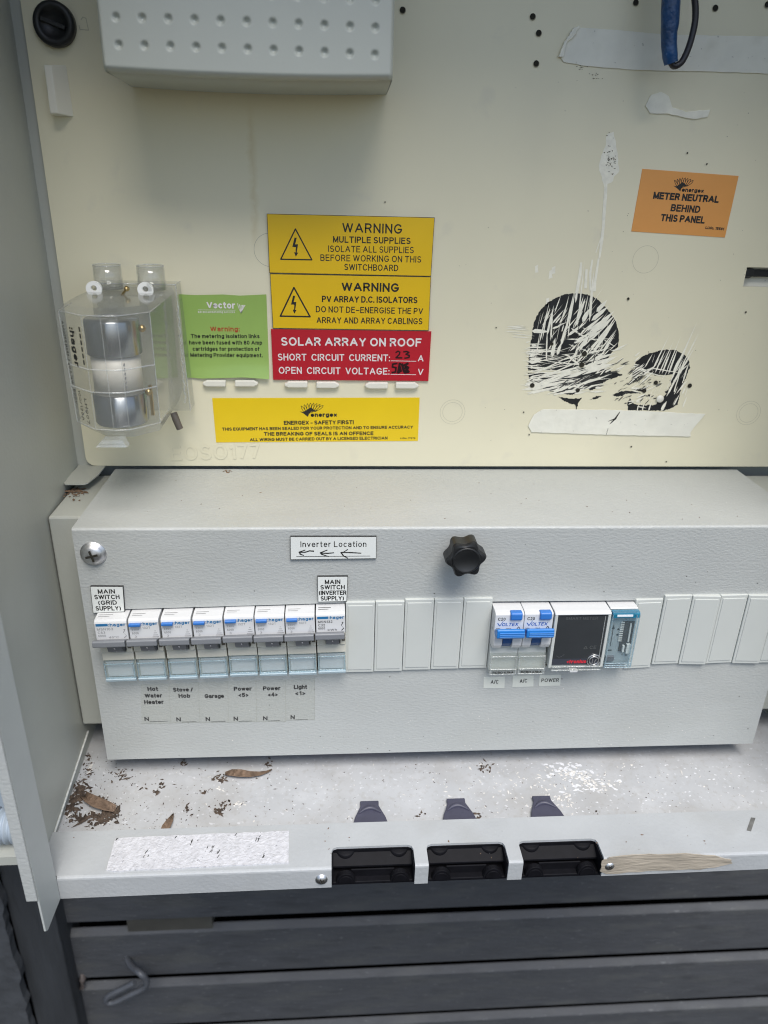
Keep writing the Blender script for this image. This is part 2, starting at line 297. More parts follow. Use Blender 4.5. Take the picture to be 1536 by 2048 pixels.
# ------------------------------------------------------------------ lettering
def arc(cx, cy, rx, ry, a0, a1, n=None):
    n = n or max(3, int(abs(a1-a0)/22))
    return [(cx+rx*math.cos(math.radians(a0+(a1-a0)*i/n)), cy+ry*math.sin(math.radians(a0+(a1-a0)*i/n))) for i in range(n+1)]
XH = 0.71
def _bowl(x=0.25): return arc(0.25, XH/2, 0.25, XH/2, 0, 360)
GL = {
 'A': (.80, [[(0, 0), (.40, 1), (.80, 0)], [(.14, .34), (.66, .34)]]), 'B': (.62, [[(0, 0), (0, 1), (.36, 1)]+arc(.36, .765, .23, .235, 90, -90)+[(0, .53)], [(0, .53), (.36, .53)]+arc(.36, .265, .26, .265, 90, -90)+[(0, 0)]]),
 'C': (.72, [arc(.39, .5, .39, .5, 38, 322)]), 'D': (.68, [[(0, 0), (0, 1), (.28, 1)]+arc(.28, .5, .40, .5, 90, -90)+[(0, 0)]]), 'E': (.56, [[(.56, 0), (0, 0), (0, 1), (.55, 1)], [(0, .53), (.5, .53)]]),
 'F': (.52, [[(0, 0), (0, 1), (.52, 1)], [(0, .53), (.46, .53)]]), 'G': (.76, [arc(.39, .5, .39, .5, 38, 335)+[(.76, .44), (.42, .44)]]), 'H': (.64, [[(0, 0), (0, 1)], [(.64, 0), (.64, 1)], [(0, .53), (.64, .53)]]),
 'I': (0, [[(0, 0), (0, 1)]]), 'J': (.42, [[(.42, 1), (.42, .24)]+arc(.21, .24, .21, .24, 0, -180)]), 'K': (.62, [[(0, 0), (0, 1)], [(.60, 1), (0, .36)], [(.2, .57), (.62, 0)]]), 'L': (.50, [[(0, 1), (0, 0), (.50, 0)]]),
 'M': (.76, [[(0, 0), (0, 1), (.38, .05), (.76, 1), (.76, 0)]]), 'N': (.64, [[(0, 0), (0, 1), (.64, 0), (.64, 1)]]), 'O': (.78, [arc(.39, .5, .39, .5, 0, 360)]), 'P': (.60, [[(0, 0), (0, 1), (.33, 1)]+arc(.33, .735, .27, .265, 90, -90)+[(0, .47)]]),
 'Q': (.78, [arc(.39, .5, .39, .5, 0, 360), [(.5, .25), (.78, -.03)]]), 'R': (.62, [[(0, 0), (0, 1), (.34, 1)]+arc(.34, .745, .26, .255, 90, -90)+[(0, .49)], [(.36, .49), (.62, 0)]]),
 'S': (.60, [arc(.30, .745, .27, .255, 28, 270)+arc(.30, .245, .30, .245, 90, -152)]), 'T': (.64, [[(0, 1), (.64, 1)], [(.32, 1), (.32, 0)]]), 'U': (.62, [[(0, 1), (0, .31)]+arc(.31, .31, .31, .31, 180, 360)+[(.62, 1)]]), 'V': (.72, [[(0, 1), (.36, 0), (.72, 1)]]),
 'W': (1.06, [[(0, 1), (.26, 0), (.53, 1), (.80, 0), (1.06, 1)]]), 'X': (.66, [[(0, 0), (.66, 1)], [(0, 1), (.66, 0)]]), 'Y': (.68, [[(0, 1), (.34, .45), (.68, 1)], [(.34, .45), (.34, 0)]]), 'Z': (.58, [[(0, 1), (.58, 1), (0, 0), (.58, 0)]]),
 'a': (.48, [arc(.22, .55, .23, .16, 165, 0)+[(.45, 0)], [(.45, .44)]+arc(.20, .21, .20, .21, 90, 270)+arc(.22, .23, .23, .23, 270, 360)]), 'b': (.50, [[(0, 1), (0, 0)], _bowl()]), 'c': (.46, [arc(.25, XH/2, .25, XH/2, 45, 315)]), 'd': (.50, [[(.50, 1), (.50, 0)], _bowl()]),
 'e': (.50, [[(.02, .37), (.50, .37)]+arc(.25, XH/2, .25, XH/2, 4, 318)]), 'f': (.28, [[(.10, 0), (.10, .82)]+arc(.26, .82, .16, .18, 180, 95), [(0, XH), (.27, XH)]]), 'g': (.50, [[(.50, XH), (.50, -.06)]+arc(.25, -.06, .25, .20, 0, -155), _bowl()]),
 'h': (.46, [[(0, 1), (0, 0)], [(0, .45)]+arc(.23, .47, .23, .24, 180, 0)+[(.46, 0)]]), 'i': (0, [[(0, 0), (0, XH)], [(0, .97), (0, 1)]]), 'j': (.1, [[(.1, XH), (.1, -.12)]+arc(0, -.12, .1, .12, 0, -90), [(.1, .97), (.1, 1)]]), 'k': (.44, [[(0, 0), (0, 1)], [(.42, XH), (0, .28)], [(.16, .43), (.44, 0)]]), 'l': (0, [[(0, 0), (0, 1)]]),
 'm': (.76, [[(0, 0), (0, XH)], [(0, .47)]+arc(.19, .50, .19, .21, 180, 0)+[(.38, 0)], [(.38, .47)]+arc(.57, .50, .19, .21, 180, 0)+[(.76, 0)]]), 'n': (.46, [[(0, 0), (0, XH)], [(0, .45)]+arc(.23, .47, .23, .24, 180, 0)+[(.46, 0)]]), 'o': (.50, [_bowl()]),
 'p': (.50, [[(0, XH), (0, -.27)], _bowl()]), 'q': (.50, [[(.50, XH), (.50, -.27)], _bowl()]), 'r': (.28, [[(0, 0), (0, XH)], [(0, .42)]+arc(.24, .42, .24, .29, 180, 85)]), 's': (.42, [arc(.21, .53, .19, .18, 25, 270)+arc(.21, .175, .21, .175, 90, -155)]),
 't': (.28, [[(.11, .95), (.11, .15)]+arc(.24, .15, .13, .15, 180, 275), [(0, XH), (.27, XH)]]), 'u': (.46, [[(0, XH), (0, .24)]+arc(.23, .24, .23, .24, 180, 360), [(.46, XH), (.46, 0)]]), 'v': (.48, [[(0, XH), (.24, 0), (.48, XH)]]), 'w': (.72, [[(0, XH), (.18, 0), (.36, XH), (.54, 0), (.72, XH)]]),
 'x': (.46, [[(0, 0), (.46, XH)], [(0, XH), (.46, 0)]]), 'y': (.48, [[(0, XH), (.25, .02)], [(.48, XH), (.22, -.13), (.08, -.27)]]), 'z': (.42, [[(0, XH), (.42, XH), (0, 0), (.42, 0)]]),
 '0': (.50, [arc(.25, .5, .25, .5, 0, 360)]), '1': (.22, [[(0, .78), (.22, 1), (.22, 0)]]), '2': (.50, [arc(.25, .74, .24, .26, 165, -25)+[(0, 0), (.50, 0)]]), '3': (.50, [arc(.24, .76, .22, .24, 150, -90)+arc(.24, .26, .26, .26, 90, -160)]), '4': (.54, [[(.40, 0), (.40, 1), (0, .30), (.54, .30)]]),
 '5': (.50, [[(.46, 1), (.08, 1), (.04, .52)]+arc(.24, .31, .26, .31, 130, -155)]), '6': (.50, [arc(.25, .31, .25, .31, 0, 360), [(0, .33)]+arc(.28, .6, .28, .40, 170, 55)]), '7': (.50, [[(0, 1), (.50, 1), (.16, 0)]]), '8': (.50, [arc(.25, .76, .22, .24, -90, 270), arc(.25, .26, .25, .26, 90, 450)]), '9': (.50, [arc(.25, .69, .25, .31, 0, 360), [(.50, .67)]+arc(.22, .4, .28, .40, -10, -125)]),
 '.': (0, [[(0, 0), (0, .03)]]), ',': (.04, [[(.04, .03), (0, -.14)]]), ':': (0, [[(0, 0), (0, .03)], [(0, .60), (0, .63)]]), '-': (.30, [[(0, .36), (.30, .36)]]), '–': (.52, [[(0, .42), (.52, .42)]]), '/': (.36, [[(0, -.05), (.36, 1.05)]]), '(': (.18, [arc(.42, .42, .42, .66, 130, 230)]), ')': (.18, [arc(-.24, .42, .42, .66, 50, -50)]),
 '<': (.44, [[(.44, .66), (0, .36), (.44, .06)]]), '>': (.44, [[(0, .66), (.44, .36), (0, .06)]]), '!': (0, [[(0, 1), (0, .28)], [(0, 0), (0, .03)]]), '~': (.5, [[(0, .38), (.14, .46), (.34, .32), (.5, .40)]]), '°': (.24, [arc(.12, .86, .12, .13, 0, 360)]), '‹': (.3, [[(.3, .7), (0, .36), (.3, .02)]]), '⚠': (.9, [[(0, 0), (.45, 1), (.9, 0), (0, 0)]]),
}
def text3(mb, sx, p0, du, dv, bold=0.0, slant=0.0):          # du: full width vector, dv: capital height vector; single-stroke engraved letters
    w = 0.155 + bold*3.2
    W0 = Vector(du).length/Vector(dv).length                 # wanted width in capital heights
    gap, space = 0.22, 0.34
    adv = 0.0; items = []; last = 0.0
    for ch in sx:
        if ch == ' ': adv += space; continue
        gw, st = GL[ch]; items.append((adv, st)); last = adv+gw; adv += gw+gap+0.125
    kx = (W0-w)/max(last, 1e-6) if last > 0.05 else 1.0
    du = Vector(du).normalized()*Vector(dv).length; dv = Vector(dv); p0 = Vector(p0)
    nrm = du.cross(dv).normalized()
    def M(x, y): return p0 + du*x + dv*y + du*(slant*y)
    for gi, (ox, strokes) in enumerate(items):
        runs = []
        for st in strokes:                                   # break a stroke at its sharp corners
            pp = [Vector((w/2+(ox+x)*kx, w/2+y*(1-w))) for x, y in st]; cur = [pp[0]]
            for i in range(1, len(pp)):
                cur.append(pp[i])
                if i < len(pp)-1 and (pp[i]-cur[-2]).length > 1e-4 and (pp[i+1]-pp[i]).length > 1e-4 and (pp[i]-cur[-2]).normalized().dot((pp[i+1]-pp[i]).normalized()) < -0.2:
                    runs.append(cur); cur = [pp[i]]
            runs.append(cur)
        for si, pts in enumerate(runs):
            q = [pts[0]]
            for p in pts[1:]:
                if (p-q[-1]).length > 1e-4: q.append(p)
            pts = q; n = len(pts)
            if n < 2: continue
            closed = (pts[0]-pts[-1]).length < 1e-3 and n > 3
            if closed: pts = pts[:-1]; n -= 1
            L_, R_ = [], []
            for i in range(n):
                a = pts[i-1] if (i > 0 or closed) else None; c = pts[(i+1) % n] if (i < n-1 or closed) else None
                d0 = (pts[i]-a).normalized() if a is not None else (c-pts[i]).normalized(); d1 = (c-pts[i]).normalized() if c is not None else d0
                n0, n1 = Vector((-d0.y, d0.x)), Vector((-d1.y, d1.x)); nm = n0+n1
                if nm.length < 0.3: nm = n0
                nm.normalize(); k = min(1/max(nm.dot(n0), 0.45), 1.9)*w/2
                p = pts[i].copy()
                if a is None: p -= d1*w*(0.5 if max(abs(d1.x), abs(d1.y)) > 0.97 else 0.22)
                if c is None: p += d0*w*(0.5 if max(abs(d0.x), abs(d0.y)) > 0.97 else 0.22)
                L_.append(p+nm*k); R_.append(p-nm*k)
            off = nrm*(0.002*(si % 3)); vs = []
            for l_, r_ in zip(L_, R_): vs += [M(l_.x, l_.y)+off, M(r_.x, r_.y)+off]
            m_ = n if closed else n-1
            mb.add(vs, [(2*i, 2*i+1, 2*((i+1) % n)+1, 2*((i+1) % n)) for i in range(m_)])
def text(mb, pl, sx, a, b, cap, e, bold=0.0, slant=0.0):     # a, b: the ends of the base line on the plane; cap in photo pixels
    A, B = pl(a, e), pl(b, e); up = pl((a[0], a[1]-cap), e) - A
    n = Vector((0, -1, 0)) if pl.a == 1 else Vector((0, 0, 1))
    v = n.cross(B-A).normalized()*abs(up.length)
    text3(mb, sx, A, B-A, v, bold, slant)
def quad_inset(q, k):
    c = (sum(p[0] for p in q)/4, sum(p[1] for p in q)/4)
    return [(p[0] + k*(1 if p[0] < c[0] else -1), p[1] + k*(1 if p[1] < c[1] else -1)) for p in q]
def bez(a, b, c, n=8): return [((1-t)**2*a[0]+2*t*(1-t)*b[0]+t*t*c[0], (1-t)**2*a[1]+2*t*(1-t)*b[1]+t*t*c[1]) for t in [i/n for i in range(n+1)]]

# ================================================================== THE CABINET
cab = thing('meter_box', 'grey powder coated steel meter box, open at the front, with dirty shelf and front lip', 'cabinet', (200, 100, ZS))
XR = 468
wl = lambda y: -36.2 + (98-y)*0.0434                        # the left wall is a touch out of square
b = MB()
b.prism([(wl(108), 108, ZS-8), (wl(-83), -83, ZS-8), (wl(-83)-4, -83, ZS-8), (wl(108)-4, 108, ZS-8)],
        [(wl(108), 108, 454.8), (wl(-83), -83, 454.8), (wl(-83)-4, -83, 454.8), (wl(108)-4, 108, 454.8)])
b.build('side_wall', M_cab, cab)
b = MB(); b.box(XR, XR+3, -83, 108, ZS-8, 454.8); b.build('side_wall', M_cab, cab)
b = MB(); b.box(-45, XR+4, 106.5, 109, ZS-8, 454.8); b.build('back_wall', M_cab, cab)
b = MB(); b.box(-45, XR+4, -106, 109, 455, 458); b.build('roof', M_cab, cab)
b = MB(); b.box(-40, XR, -50, 106, ZS-2.5, ZS); b.build('shelf', M_shelf, cab)
# upturned seam along foot of the left wall
b = MB(); A = (wl(33)+0.6, 33, -170.2); B = (wl(-52)+0.6, -52, -176.5)
b.tube([A, B], 0.7, 6); b.build('seam_weld', mat('weld_seam', (0.62, 0.63, 0.60), 0.5, var=0.2, vscale=400), cab)
b = MB(); b.box(-36.5, -28.0, 99, 106, -5, 454.8); b.build('rear_flange', M_cab, cab)
# gutter flange at the front of the left wall
b = MB()
b.prism([(-17.4, -84.5, 454.8), (-16.8, -84.5, -190.2), (-16.8, -104.5, -189.6), (-16.8, -106.6, -187.6), (-17.4, -107, 454.8)],
        [(-18.4, -84.5, 454.8), (-17.8, -84.5, -190.2), (-17.8, -104.5, -189.6), (-17.8, -106.6, -187.6), (-18.4, -107, 454.8)])
b.build('gutter_flange', mat('flange_grey', (0.47, 0.49, 0.47), 0.45, bump=(420, 0.25, 0.0004), var=0.03), cab)
b = MB(); b.box(-22.6, -16.9, -108.2, -107.1, -163.2, 454.8); b.build('gutter_flange', M_grey, cab, bevel=0.4)
b = MB(); b.box(-34, -18, -84.6, -83.4, -190, 454.8); b.build('jamb', M_cab, cab)
# front lip, notched for three latches
notch = [(135.5, 183.5), (191.3, 238.1), (246.6, 294.5)]
YB, YN, ZL = -51.0, -69.0, -189.5
b = MB()
xs = [-17.0]
for n0, n1 in notch: xs += [n0, n1]
xs.append(XR)
def zl(x): return -191.0 + (x+17)/480*3.2
def rr(x0, x1):                                              # a tooth of the lip between two notches, bent over the front edge
    pr = [(YN, ZT), (YL+1.6, ZT), (YL+0.8, ZT-0.25), (YL+0.2, ZT-0.9), (YL, ZT-1.8)]
    b.prism([(x0, y, z) for y, z in pr] + [(x0, YL, zl(x0)), (x0, YL+1.2, zl(x0)), (x0, YL+1.2, ZT-1.6), (x0, YN, ZT-1.6)],
            [(x1, y, z) for y, z in pr] + [(x1, YL, zl(x1)), (x1, YL+1.2, zl(x1)), (x1, YL+1.2, ZT-1.6), (x1, YN, ZT-1.6)], smooth=False)
for i in range(0, len(xs), 2): rr(xs[i], xs[i+1])
b.box(-30.5, XR, YN+0.001, YB, ZT-1.6, ZT); b.box(-30.5, -17.01, YL+1.6, YN-0.001, ZT-1.6, ZT)
for n0, n1 in notch:                                         # rounded notch corners
    for x, sgn in ((n0, 1), (n1, -1)):
        pr = [(x, YN), (x+sgn*3.2, YN), (x+sgn*1.0, YN-0.9), (x, YN-3.2)]
        b.pz(pr, ZT-1.6, ZT)
M_lip = mat('lip_paint', (0.43, 0.445, 0.45), 0.4, bump=(420, 0.4, 0.0005), var=0.05, vscale=40, dirt=[((0.35, 0.35, 0.33), 22, 0.56, 0.2, 0.4), ((0.2, 0.2, 0.2), 300, 0.73, 0.02, 0.5)])
b.build('front_lip', M_lip, cab)
# latch cups and their tabs
for i, (n0, n1) in enumerate(notch):
    w = n1-n0; b = MB(); xa, xb = n0-0.6, n1+0.6
    b.box(xa, xb, YN-0.3, YN+1.5, ZT-22, ZT-1.7)                                # back
    b.box(xa, xb, YL+2.2, YN-0.3, ZL-1.4, ZL+0.6)                               # floor
    b.box(xa, xa+1.5, YL+1.4, YN, ZL, ZT-1.8); b.box(xb-1.5, xb, YL+1.4, YN, ZL, ZT-1.8)
    b.px([(YN-0.2, ZT-4.0), (YN-7.0, ZT-7.6), (YN-7.0, ZT-9.2), (YN-0.2, ZT-9.2)], xa+1, xb-1)   # ledge
    b.box(xa+12, xb-12, YN-9, YN-8, ZL, ZL+6)
    o = b.build('latch', M_latch, cab, bevel=0.4)
    for q in (-1, 1):
        cx = (n0+n1)/2 + q*(w/2-8.2)
        b = MB(); b.lathe([(5.8, 0), (5.8, 4.2), (5.2, 4.7), (0.01, 4.8)], (cx, YN+2.2, ZT-7.8), (0, 0, 1), 24); b.build('boss', M_latch, o)
        b = MB(); pr = []
        for k in range(13):
            a = math.pi*k/12; pr.append((cx+math.cos(a)*5.6, ZL+0.5+math.sin(a)*7.0))
        b.py(pr, -YL*-1+1.8, YL+5)
        pr2 = [(cx+math.cos(math.pi*k/12)*4.4, ZL+0.5+math.sin(math.pi*k/12)*5.6) for k in range(13)]
        b.py(pr2, YL+1.2, YL+1.9)
        b.build('lug', M_latch, o, bevel=0.3)
tabpx = [((720, 1608), (757, 1608), (704, 1657), (774, 1653)), ((890, 1602), (931, 1601), (880, 1651), (952, 1648)), ((1062, 1597), (1099, 1595), (1055, 1644), (1122, 1641))]
for q in tabpx:
    a, c, d, e = [S(p) for p in q]
    xm = (a.x+c.x)/2; wt = 6.0; wb = 11.0; ya = -29.5
    pr = [(xm-wt, ya), (xm-wt+0.2, ya-4), (xm-wb+1.5, ya-13), (xm-wb, ya-19), (xm-wb, -53), (xm+wb, -53), (xm+wb, ya-19), (xm+wb-1.5, ya-13), (xm+wt-0.2, ya-4), (xm+wt, ya)]
    b = MB(); b.pz(pr, ZS+0.3, ZS+2.6)
    o = b.build('latch_tab', M_tab, cab, bevel=0.6)
    b = MB(); pts = [(xm-7.0+14*k/10, ya-10.5+4.2*math.sin(math.pi*k/10), ZS+2.7) for k in range(11)]
    b.tube(pts, [0.4+1.2*math.sin(math.pi*k/10) for k in range(11)], 8); b.build('grip_ridge', M_tab, o)
# lip screws
def screw(parent, c, d, rad, name='screw', slotrot=0.4, mt=None):
    b = MB(); b.lathe([(rad*1.12, 0), (rad*1.12, 0.5), (rad, 0.6), (rad*0.92, rad*0.35), (rad*0.6, rad*0.55), (0.01, rad*0.62)], c, d, 24)
    o = b.build(name, mt or M_metal, parent)
    d = Vector(d).normalized(); b = MB(); c = Vector(c)
    for k in range(2):
        a = slotrot + k*math.pi/2; uu = Vector((math.cos(a), 0, math.sin(a))); vv = Vector((-math.sin(a), 0, math.cos(a)))
        h = d*(rad*0.64)
        b.add([c+h+uu*rad*0.55+vv*rad*0.1, c+h-uu*rad*0.55+vv*rad*0.1, c+h-uu*rad*0.55-vv*rad*0.1, c+h+uu*rad*0.55-vv*rad*0.1], [(0, 1, 2, 3)])
        b.v = b.v[:-4] + [v + d*0.01*k for v in b.v[-4:]]
    b.build('cross_recess', M_hole, o)
    return o
screw(cab, L((643, 1758)), (0, -1, 0.1), 3.1)
screw(cab, L((1219, 1731)), (0, -1, 0.1), 2.6, slotrot=0.9)
# torn adhesive on the lip front
b = MB(); q = [(1200, 1742), (1205, 1722), (1225, 1712), (1300, 1708), (1370, 1707), (1430, 1711), (1458, 1718), (1466, 1725), (1440, 1731), (1400, 1737), (1300, 1741), (1215, 1747)]
q2 = []
for i in range(len(q)):
    p, n = q[i], q[(i+1) % len(q)]
    for k in range(4): q2.append((p[0]+(n[0]-p[0])*k/4+random.uniform(-2, 2), p[1]+(n[1]-p[1])*k/4+random.uniform(-1.3, 1.3)))
b.plate(L, q2, 0.02, 0.5); b.build('adhesive_residue', M_resid, cab)
b = MB(); b.plate(T, [(1502, 1635), (1511, 1636), (1502, 1663), (1493, 1661)], 0.02, 0.12)
b.build('slot', mat('slot_shade', (0.16, 0.16, 0.15), 0.6, var=0.3, vscale=200), cab)
# foam tape stuck on the lip
b = MB(); fr = [(231, 1679), (300, 1675), (400, 1671), (500, 1667), (578, 1664), (577.5, 1700), (577, 1727), (500, 1731), (400, 1736), (330, 1740), (260, 1741), (240, 1745), (213, 1742), (222, 1710)]
f2 = []
for i in range(len(fr)):
    p, n = fr[i], fr[(i+1) % len(fr)]; L_ = max(1, int(math.hypot(n[0]-p[0], n[1]-p[1])/12))
    for k in range(L_): f2.append((p[0]+(n[0]-p[0])*k/L_+random.uniform(-.5, .5), p[1]+(n[1]-p[1])*k/L_+random.uniform(-.8, .8)))
b.plate(T, f2, 0.05, 0.9)
ft = b.build('foam_tape', M_foam, origin=T((400, 1700)))
b = MB()
for x, y, k in ((232, 1683, 2), (515, 1680, 6), (528, 1718, 3), (470, 1674, 2), (350, 1679, 2), (420, 1702, 5), (290, 1712, 5), (440, 1712, 4), (380, 1690, 3)):
    for i in range(k):
        xx, yy = x+random.uniform(-6, 6)*(k > 2), y+random.uniform(-6, 6)*(k > 2); b.stroke(T, [(xx, yy), (xx+random.uniform(1, 5), yy-random.uniform(2, 6))], 1.3, 0.96)
b.build('dark_fleck', M_ink, ft, recalc=False)
tag(ft, 'rough white foam tape strip stuck on top of the front lip', 'tape')

# ================================================================== SETTING BEHIND: timber screen
for k, zt in enumerate((-405, -483.5, -560.5, -637.5, -714)):
    b = MB(); zb = zt-58.5
    b.px([(115, zb), (115, zt), (120.5, zt+5.2), (122, zt+5.2), (122, zb)], -123+k*0.5, 900)
    lab = ['dark grey timber board hidden mostly behind the meter box lip', 'dark grey timber board holding the bent wire hook', 'dark grey timber board just below the one with the wire hook', 'dark grey timber board along the bottom edge of the photo', 'dark timber board lowest of the screen'][k]
    if k == 4: continue
    tag(b.build('screen_board', M_wood, origin=(300, 120, zb), bevel=1.2, seg=2), lab, 'board', 'dark timber boards under the meter box')
b = MB(); b.box(-60, 20, 117, 133, -483.5, -463.8)
tag(b.build('timber_spacer', mat('spacer_timber', (0.055, 0.053, 0.045), 0.7, var=0.2), origin=(-20, 125, -483)), 'small mossy block filling the gap between the upper two timber boards', 'spacer')
b = MB(); b.box(-300, 1000, 165, 170, -1000, 440); tag(b.build('void_backing', M_void, origin=(300, 167, -1000)), 'dark backing behind the timber boards', 'wall')  # added black sheet, makes the gaps between the boards read as shade
b = MB(); b.box(-153, -114, 96, 140, -1000, -352); tag(b.build('timber_post', M_woodv, origin=(-133, 110, -1000), bevel=1.5), 'dark timber post at the left end of the slats', 'post')
b = MB(); n = 70; pr = []
for i in range(n+1):
    z = -1000 + (640.0)*i/n; pr.append((-152.5 + random.uniform(-2.2, 2.2), z))
b.py([(-260, -360), (-260, -1000)] + pr, 86, 95)
tag(b.build('rough_board', mat('rough_board_timber', (0.05, 0.054, 0.06), 0.75, bump=(120, 0.6, 0.002), var=0.2, vscale=60, dirt=[((0.11, 0.11, 0.115), 200, 0.66, 0.06, 0.6)]), origin=(-200, 90, -1000)), 'dark board with a rough torn edge left of the timber post', 'board')
b = MB(); b.box(-400, -95, 130, 134, -351, 430); tag(b.build('cladding', M_wallp, origin=(-250, 132, -351)), 'pale blue cladding glimpsed left of the meter box', 'wall')
b = MB(); pts, rs = [], []
for i in range(120):
    pts.append((-190+i*1.1, 8, -229.5+i*0.005)); rs.append(12.5 if (i//2) % 2 else 10.4)
b.tube(pts, rs, 20); tag(b.build('corrugated_conduit', M_cond, origin=(-120, 8, -230)), 'pale corrugated conduit left of the meter box', 'conduit')
b = MB(); b.box(-190, -64, -6, 24, -251, -243.5); tag(b.build('conduit_saddle', M_cab, origin=(-120, 8, -250)), 'grey ledge under the corrugated conduit', 'bracket')
# bent hook
Q = Plane(1, 92.0)
b = MB(); hp = [Plane(1, 115)((253, 1916)), Plane(1, 104)((262, 1932)), Q((280, 1946)), Q((291, 1958)), Q((293, 1970)), Q((283, 1979)), Q((262, 1989)), Q((240, 2000)), Q((222, 2006)), Q((213, 2002)), Q((215, 1995)), Q((228, 1986)), Q((250, 1975)), Q((274, 1963))]
sm = []
for i in range(len(hp)-1):
    for k in range(4):
        t = k/4; p0, p1, p2, p3 = hp[max(i-1, 0)], hp[i], hp[i+1], hp[min(i+2, len(hp)-1)]
        sm.append(0.5*((2*p1)+(-p0+p2)*t+(2*p0-5*p1+4*p2-p3)*t*t+(-p0+3*p1-3*p2+p3)*t**3))
b.tube(sm, 3.0, 10); tag(b.build('wire_hook', M_hook, origin=hp[0]), 'bent grey steel rod hook fixed to the timber board', 'hook')
b = MB(); b.tube([Plane(1, 118)((166, 1944)), Plane(1, 113)((165, 1958)), Plane(1, 114)((163, 1974))], 3.2, 8)
tag(b.build('nail_stub', mat('rusty', (0.09, 0.075, 0.07), 0.7), origin=(-110, 115, -560)), 'short rusty nail stub between the slats left of the hook', 'nail')

# ================================================================== UPPER PANEL
pan = thing('equipment_panel', 'cream painted hinged panel with knockouts, scratches and drilled holes', 'panel', (200, YP, 0))
hx0, hx1 = P((1493, 540)).x, P((1600, 540)).x; hz1, hz0 = P((1500, 534.5)).z, P((1500, 573.5)).z
x0, x1, z0, z1 = -29.6, XR-8, 2.2, 390
b = MB(); rc = []
for k in range(7): a = math.pi + math.pi/2*k/6; rc.append((x0+6+math.cos(a)*6, z0+6+math.sin(a)*6))
b.py(rc + [(hx0, z0), (hx0, z1), (x0, z1)], YP, YP+2)
b.box(hx0, hx1, YP, YP+2, hz1, z1); b.box(hx0, hx1, YP, YP+2, z0, hz0); b.box(hx1, x1, YP, YP+2, z0, z1)
# stained cream paint: a faint rusty run under the meter
t = M_cream.node_tree; bs = t.nodes['Principled BSDF']; src = bs.inputs['Base Color'].links[0].from_socket
tc = t.nodes.new('ShaderNodeTexCoord'); sx_ = t.nodes.new('ShaderNodeSeparateXYZ'); t.links.new(tc.outputs['Object'], sx_.inputs[0])
def node(op, *a):
    n = t.nodes.new('ShaderNodeMath'); n.operation = op
    for i, v in enumerate(a):
        if isinstance(v, (int, float)): n.inputs[i].default_value = v
        else: t.links.new(v, n.inputs[i])
    return n.outputs[0]
nz = t.nodes.new('ShaderNodeTexNoise'); nz.inputs['Scale'].default_value = 160; nz.inputs['Detail'].default_value = 5
t.links.new(tc.outputs['Object'], nz.inputs['Vector'])
XST = (P((506, 350)).x-200)*MM
dx = node('ABSOLUTE', node('ADD', node('SUBTRACT', sx_.outputs[0], XST), node('MULTIPLY', node('SUBTRACT', nz.outputs[0], 0.5), 0.006)))
mk = node('MULTIPLY', node('SUBTRACT', 1.0, node('MINIMUM', node('DIVIDE', dx, 0.0032), 1.0)), node('MULTIPLY', nz.outputs[0], 0.9))
zr = t.nodes.new('ShaderNodeMapRange'); zr.inputs['From Min'].default_value = 0.142; zr.inputs['From Max'].default_value = 0.16; t.links.new(sx_.outputs[2], zr.inputs['Value'])
zr2 = t.nodes.new('ShaderNodeMapRange'); zr2.inputs['From Min'].default_value = 0.225; zr2.inputs['From Max'].default_value = 0.205; t.links.new(sx_.outputs[2], zr2.inputs['Value'])
mk = node('MULTIPLY', mk, node('MULTIPLY', zr.outputs[0], zr2.outputs[0]))
mx = t.nodes.new('ShaderNodeMix'); mx.data_type = 'RGBA'; t.links.new(mk, mx.inputs['Factor']); t.links.new(src, mx.inputs[6])
mx.inputs[7].default_value = (0.60, 0.50, 0.27, 1); t.links.new(mx.outputs[2], bs.inputs['Base Color'])
b.build('panel_sheet', M_cream, pan, recalc=True)
# window in the panel
b = MB(); b.box(hx0-3, hx1+3, YP+6, YP+7, hz0-3, hz1+3); b.build('window_back', M_creamw, pan)
b = MB(); b.px([(YP+1, hz1-1.0), (YP+5.5, hz1-1.0), (YP+5.5, hz1-7.5), (YP+1, hz1-5.5)], hx0+0.6, hx0+6); b.box(hx0+5, hx1, YP+2.5, YP+5.2, hz1-6.0, hz1-1.6)
b.build('window_strap', M_knob, pan, bevel=0.3)
# quarter turn latch
c = Vector((-12.6, YP, 257.2)); b = MB()
b.lathe([(11.0, 0), (11.0, 3.5), (10.4, 4.8), (7.4, 5.2), (7.2, 4.2), (0.01, 4.2)], c, (0, -1, 0), 40)
lk = b.build('quarter_turn_lock', M_knob, pan)
b = MB(); dvec = Vector((math.cos(-0.32), 0, math.sin(-0.32))); nv = Vector((-dvec.z, 0, dvec.x)); cc = c+Vector((0, -4.3, 0))
q = [cc+dvec*6.6+nv*1.0, cc-dvec*6.6+nv*1.0, cc-dvec*6.6-nv*1.0, cc+dvec*6.6-nv*1.0]
b.prism(q, [p+Vector((0, -1.6, 0)) for p in q]); b.build('slot_bar', M_knob, lk, bevel=0.3)
# padlock mark
K1 = crop(0, 0, 1.92); b = MB()
b.stroke(P, [K1(307, 113), K1(340, 116), K1(330, 70), K1(318, 66), K1(311, 76)], 1.6, 0.05); b.stroke(P, [K1(307, 113), K1(304, 98)], 1.6, 0.05)
b.build('padlock_mark', M_line, pan)
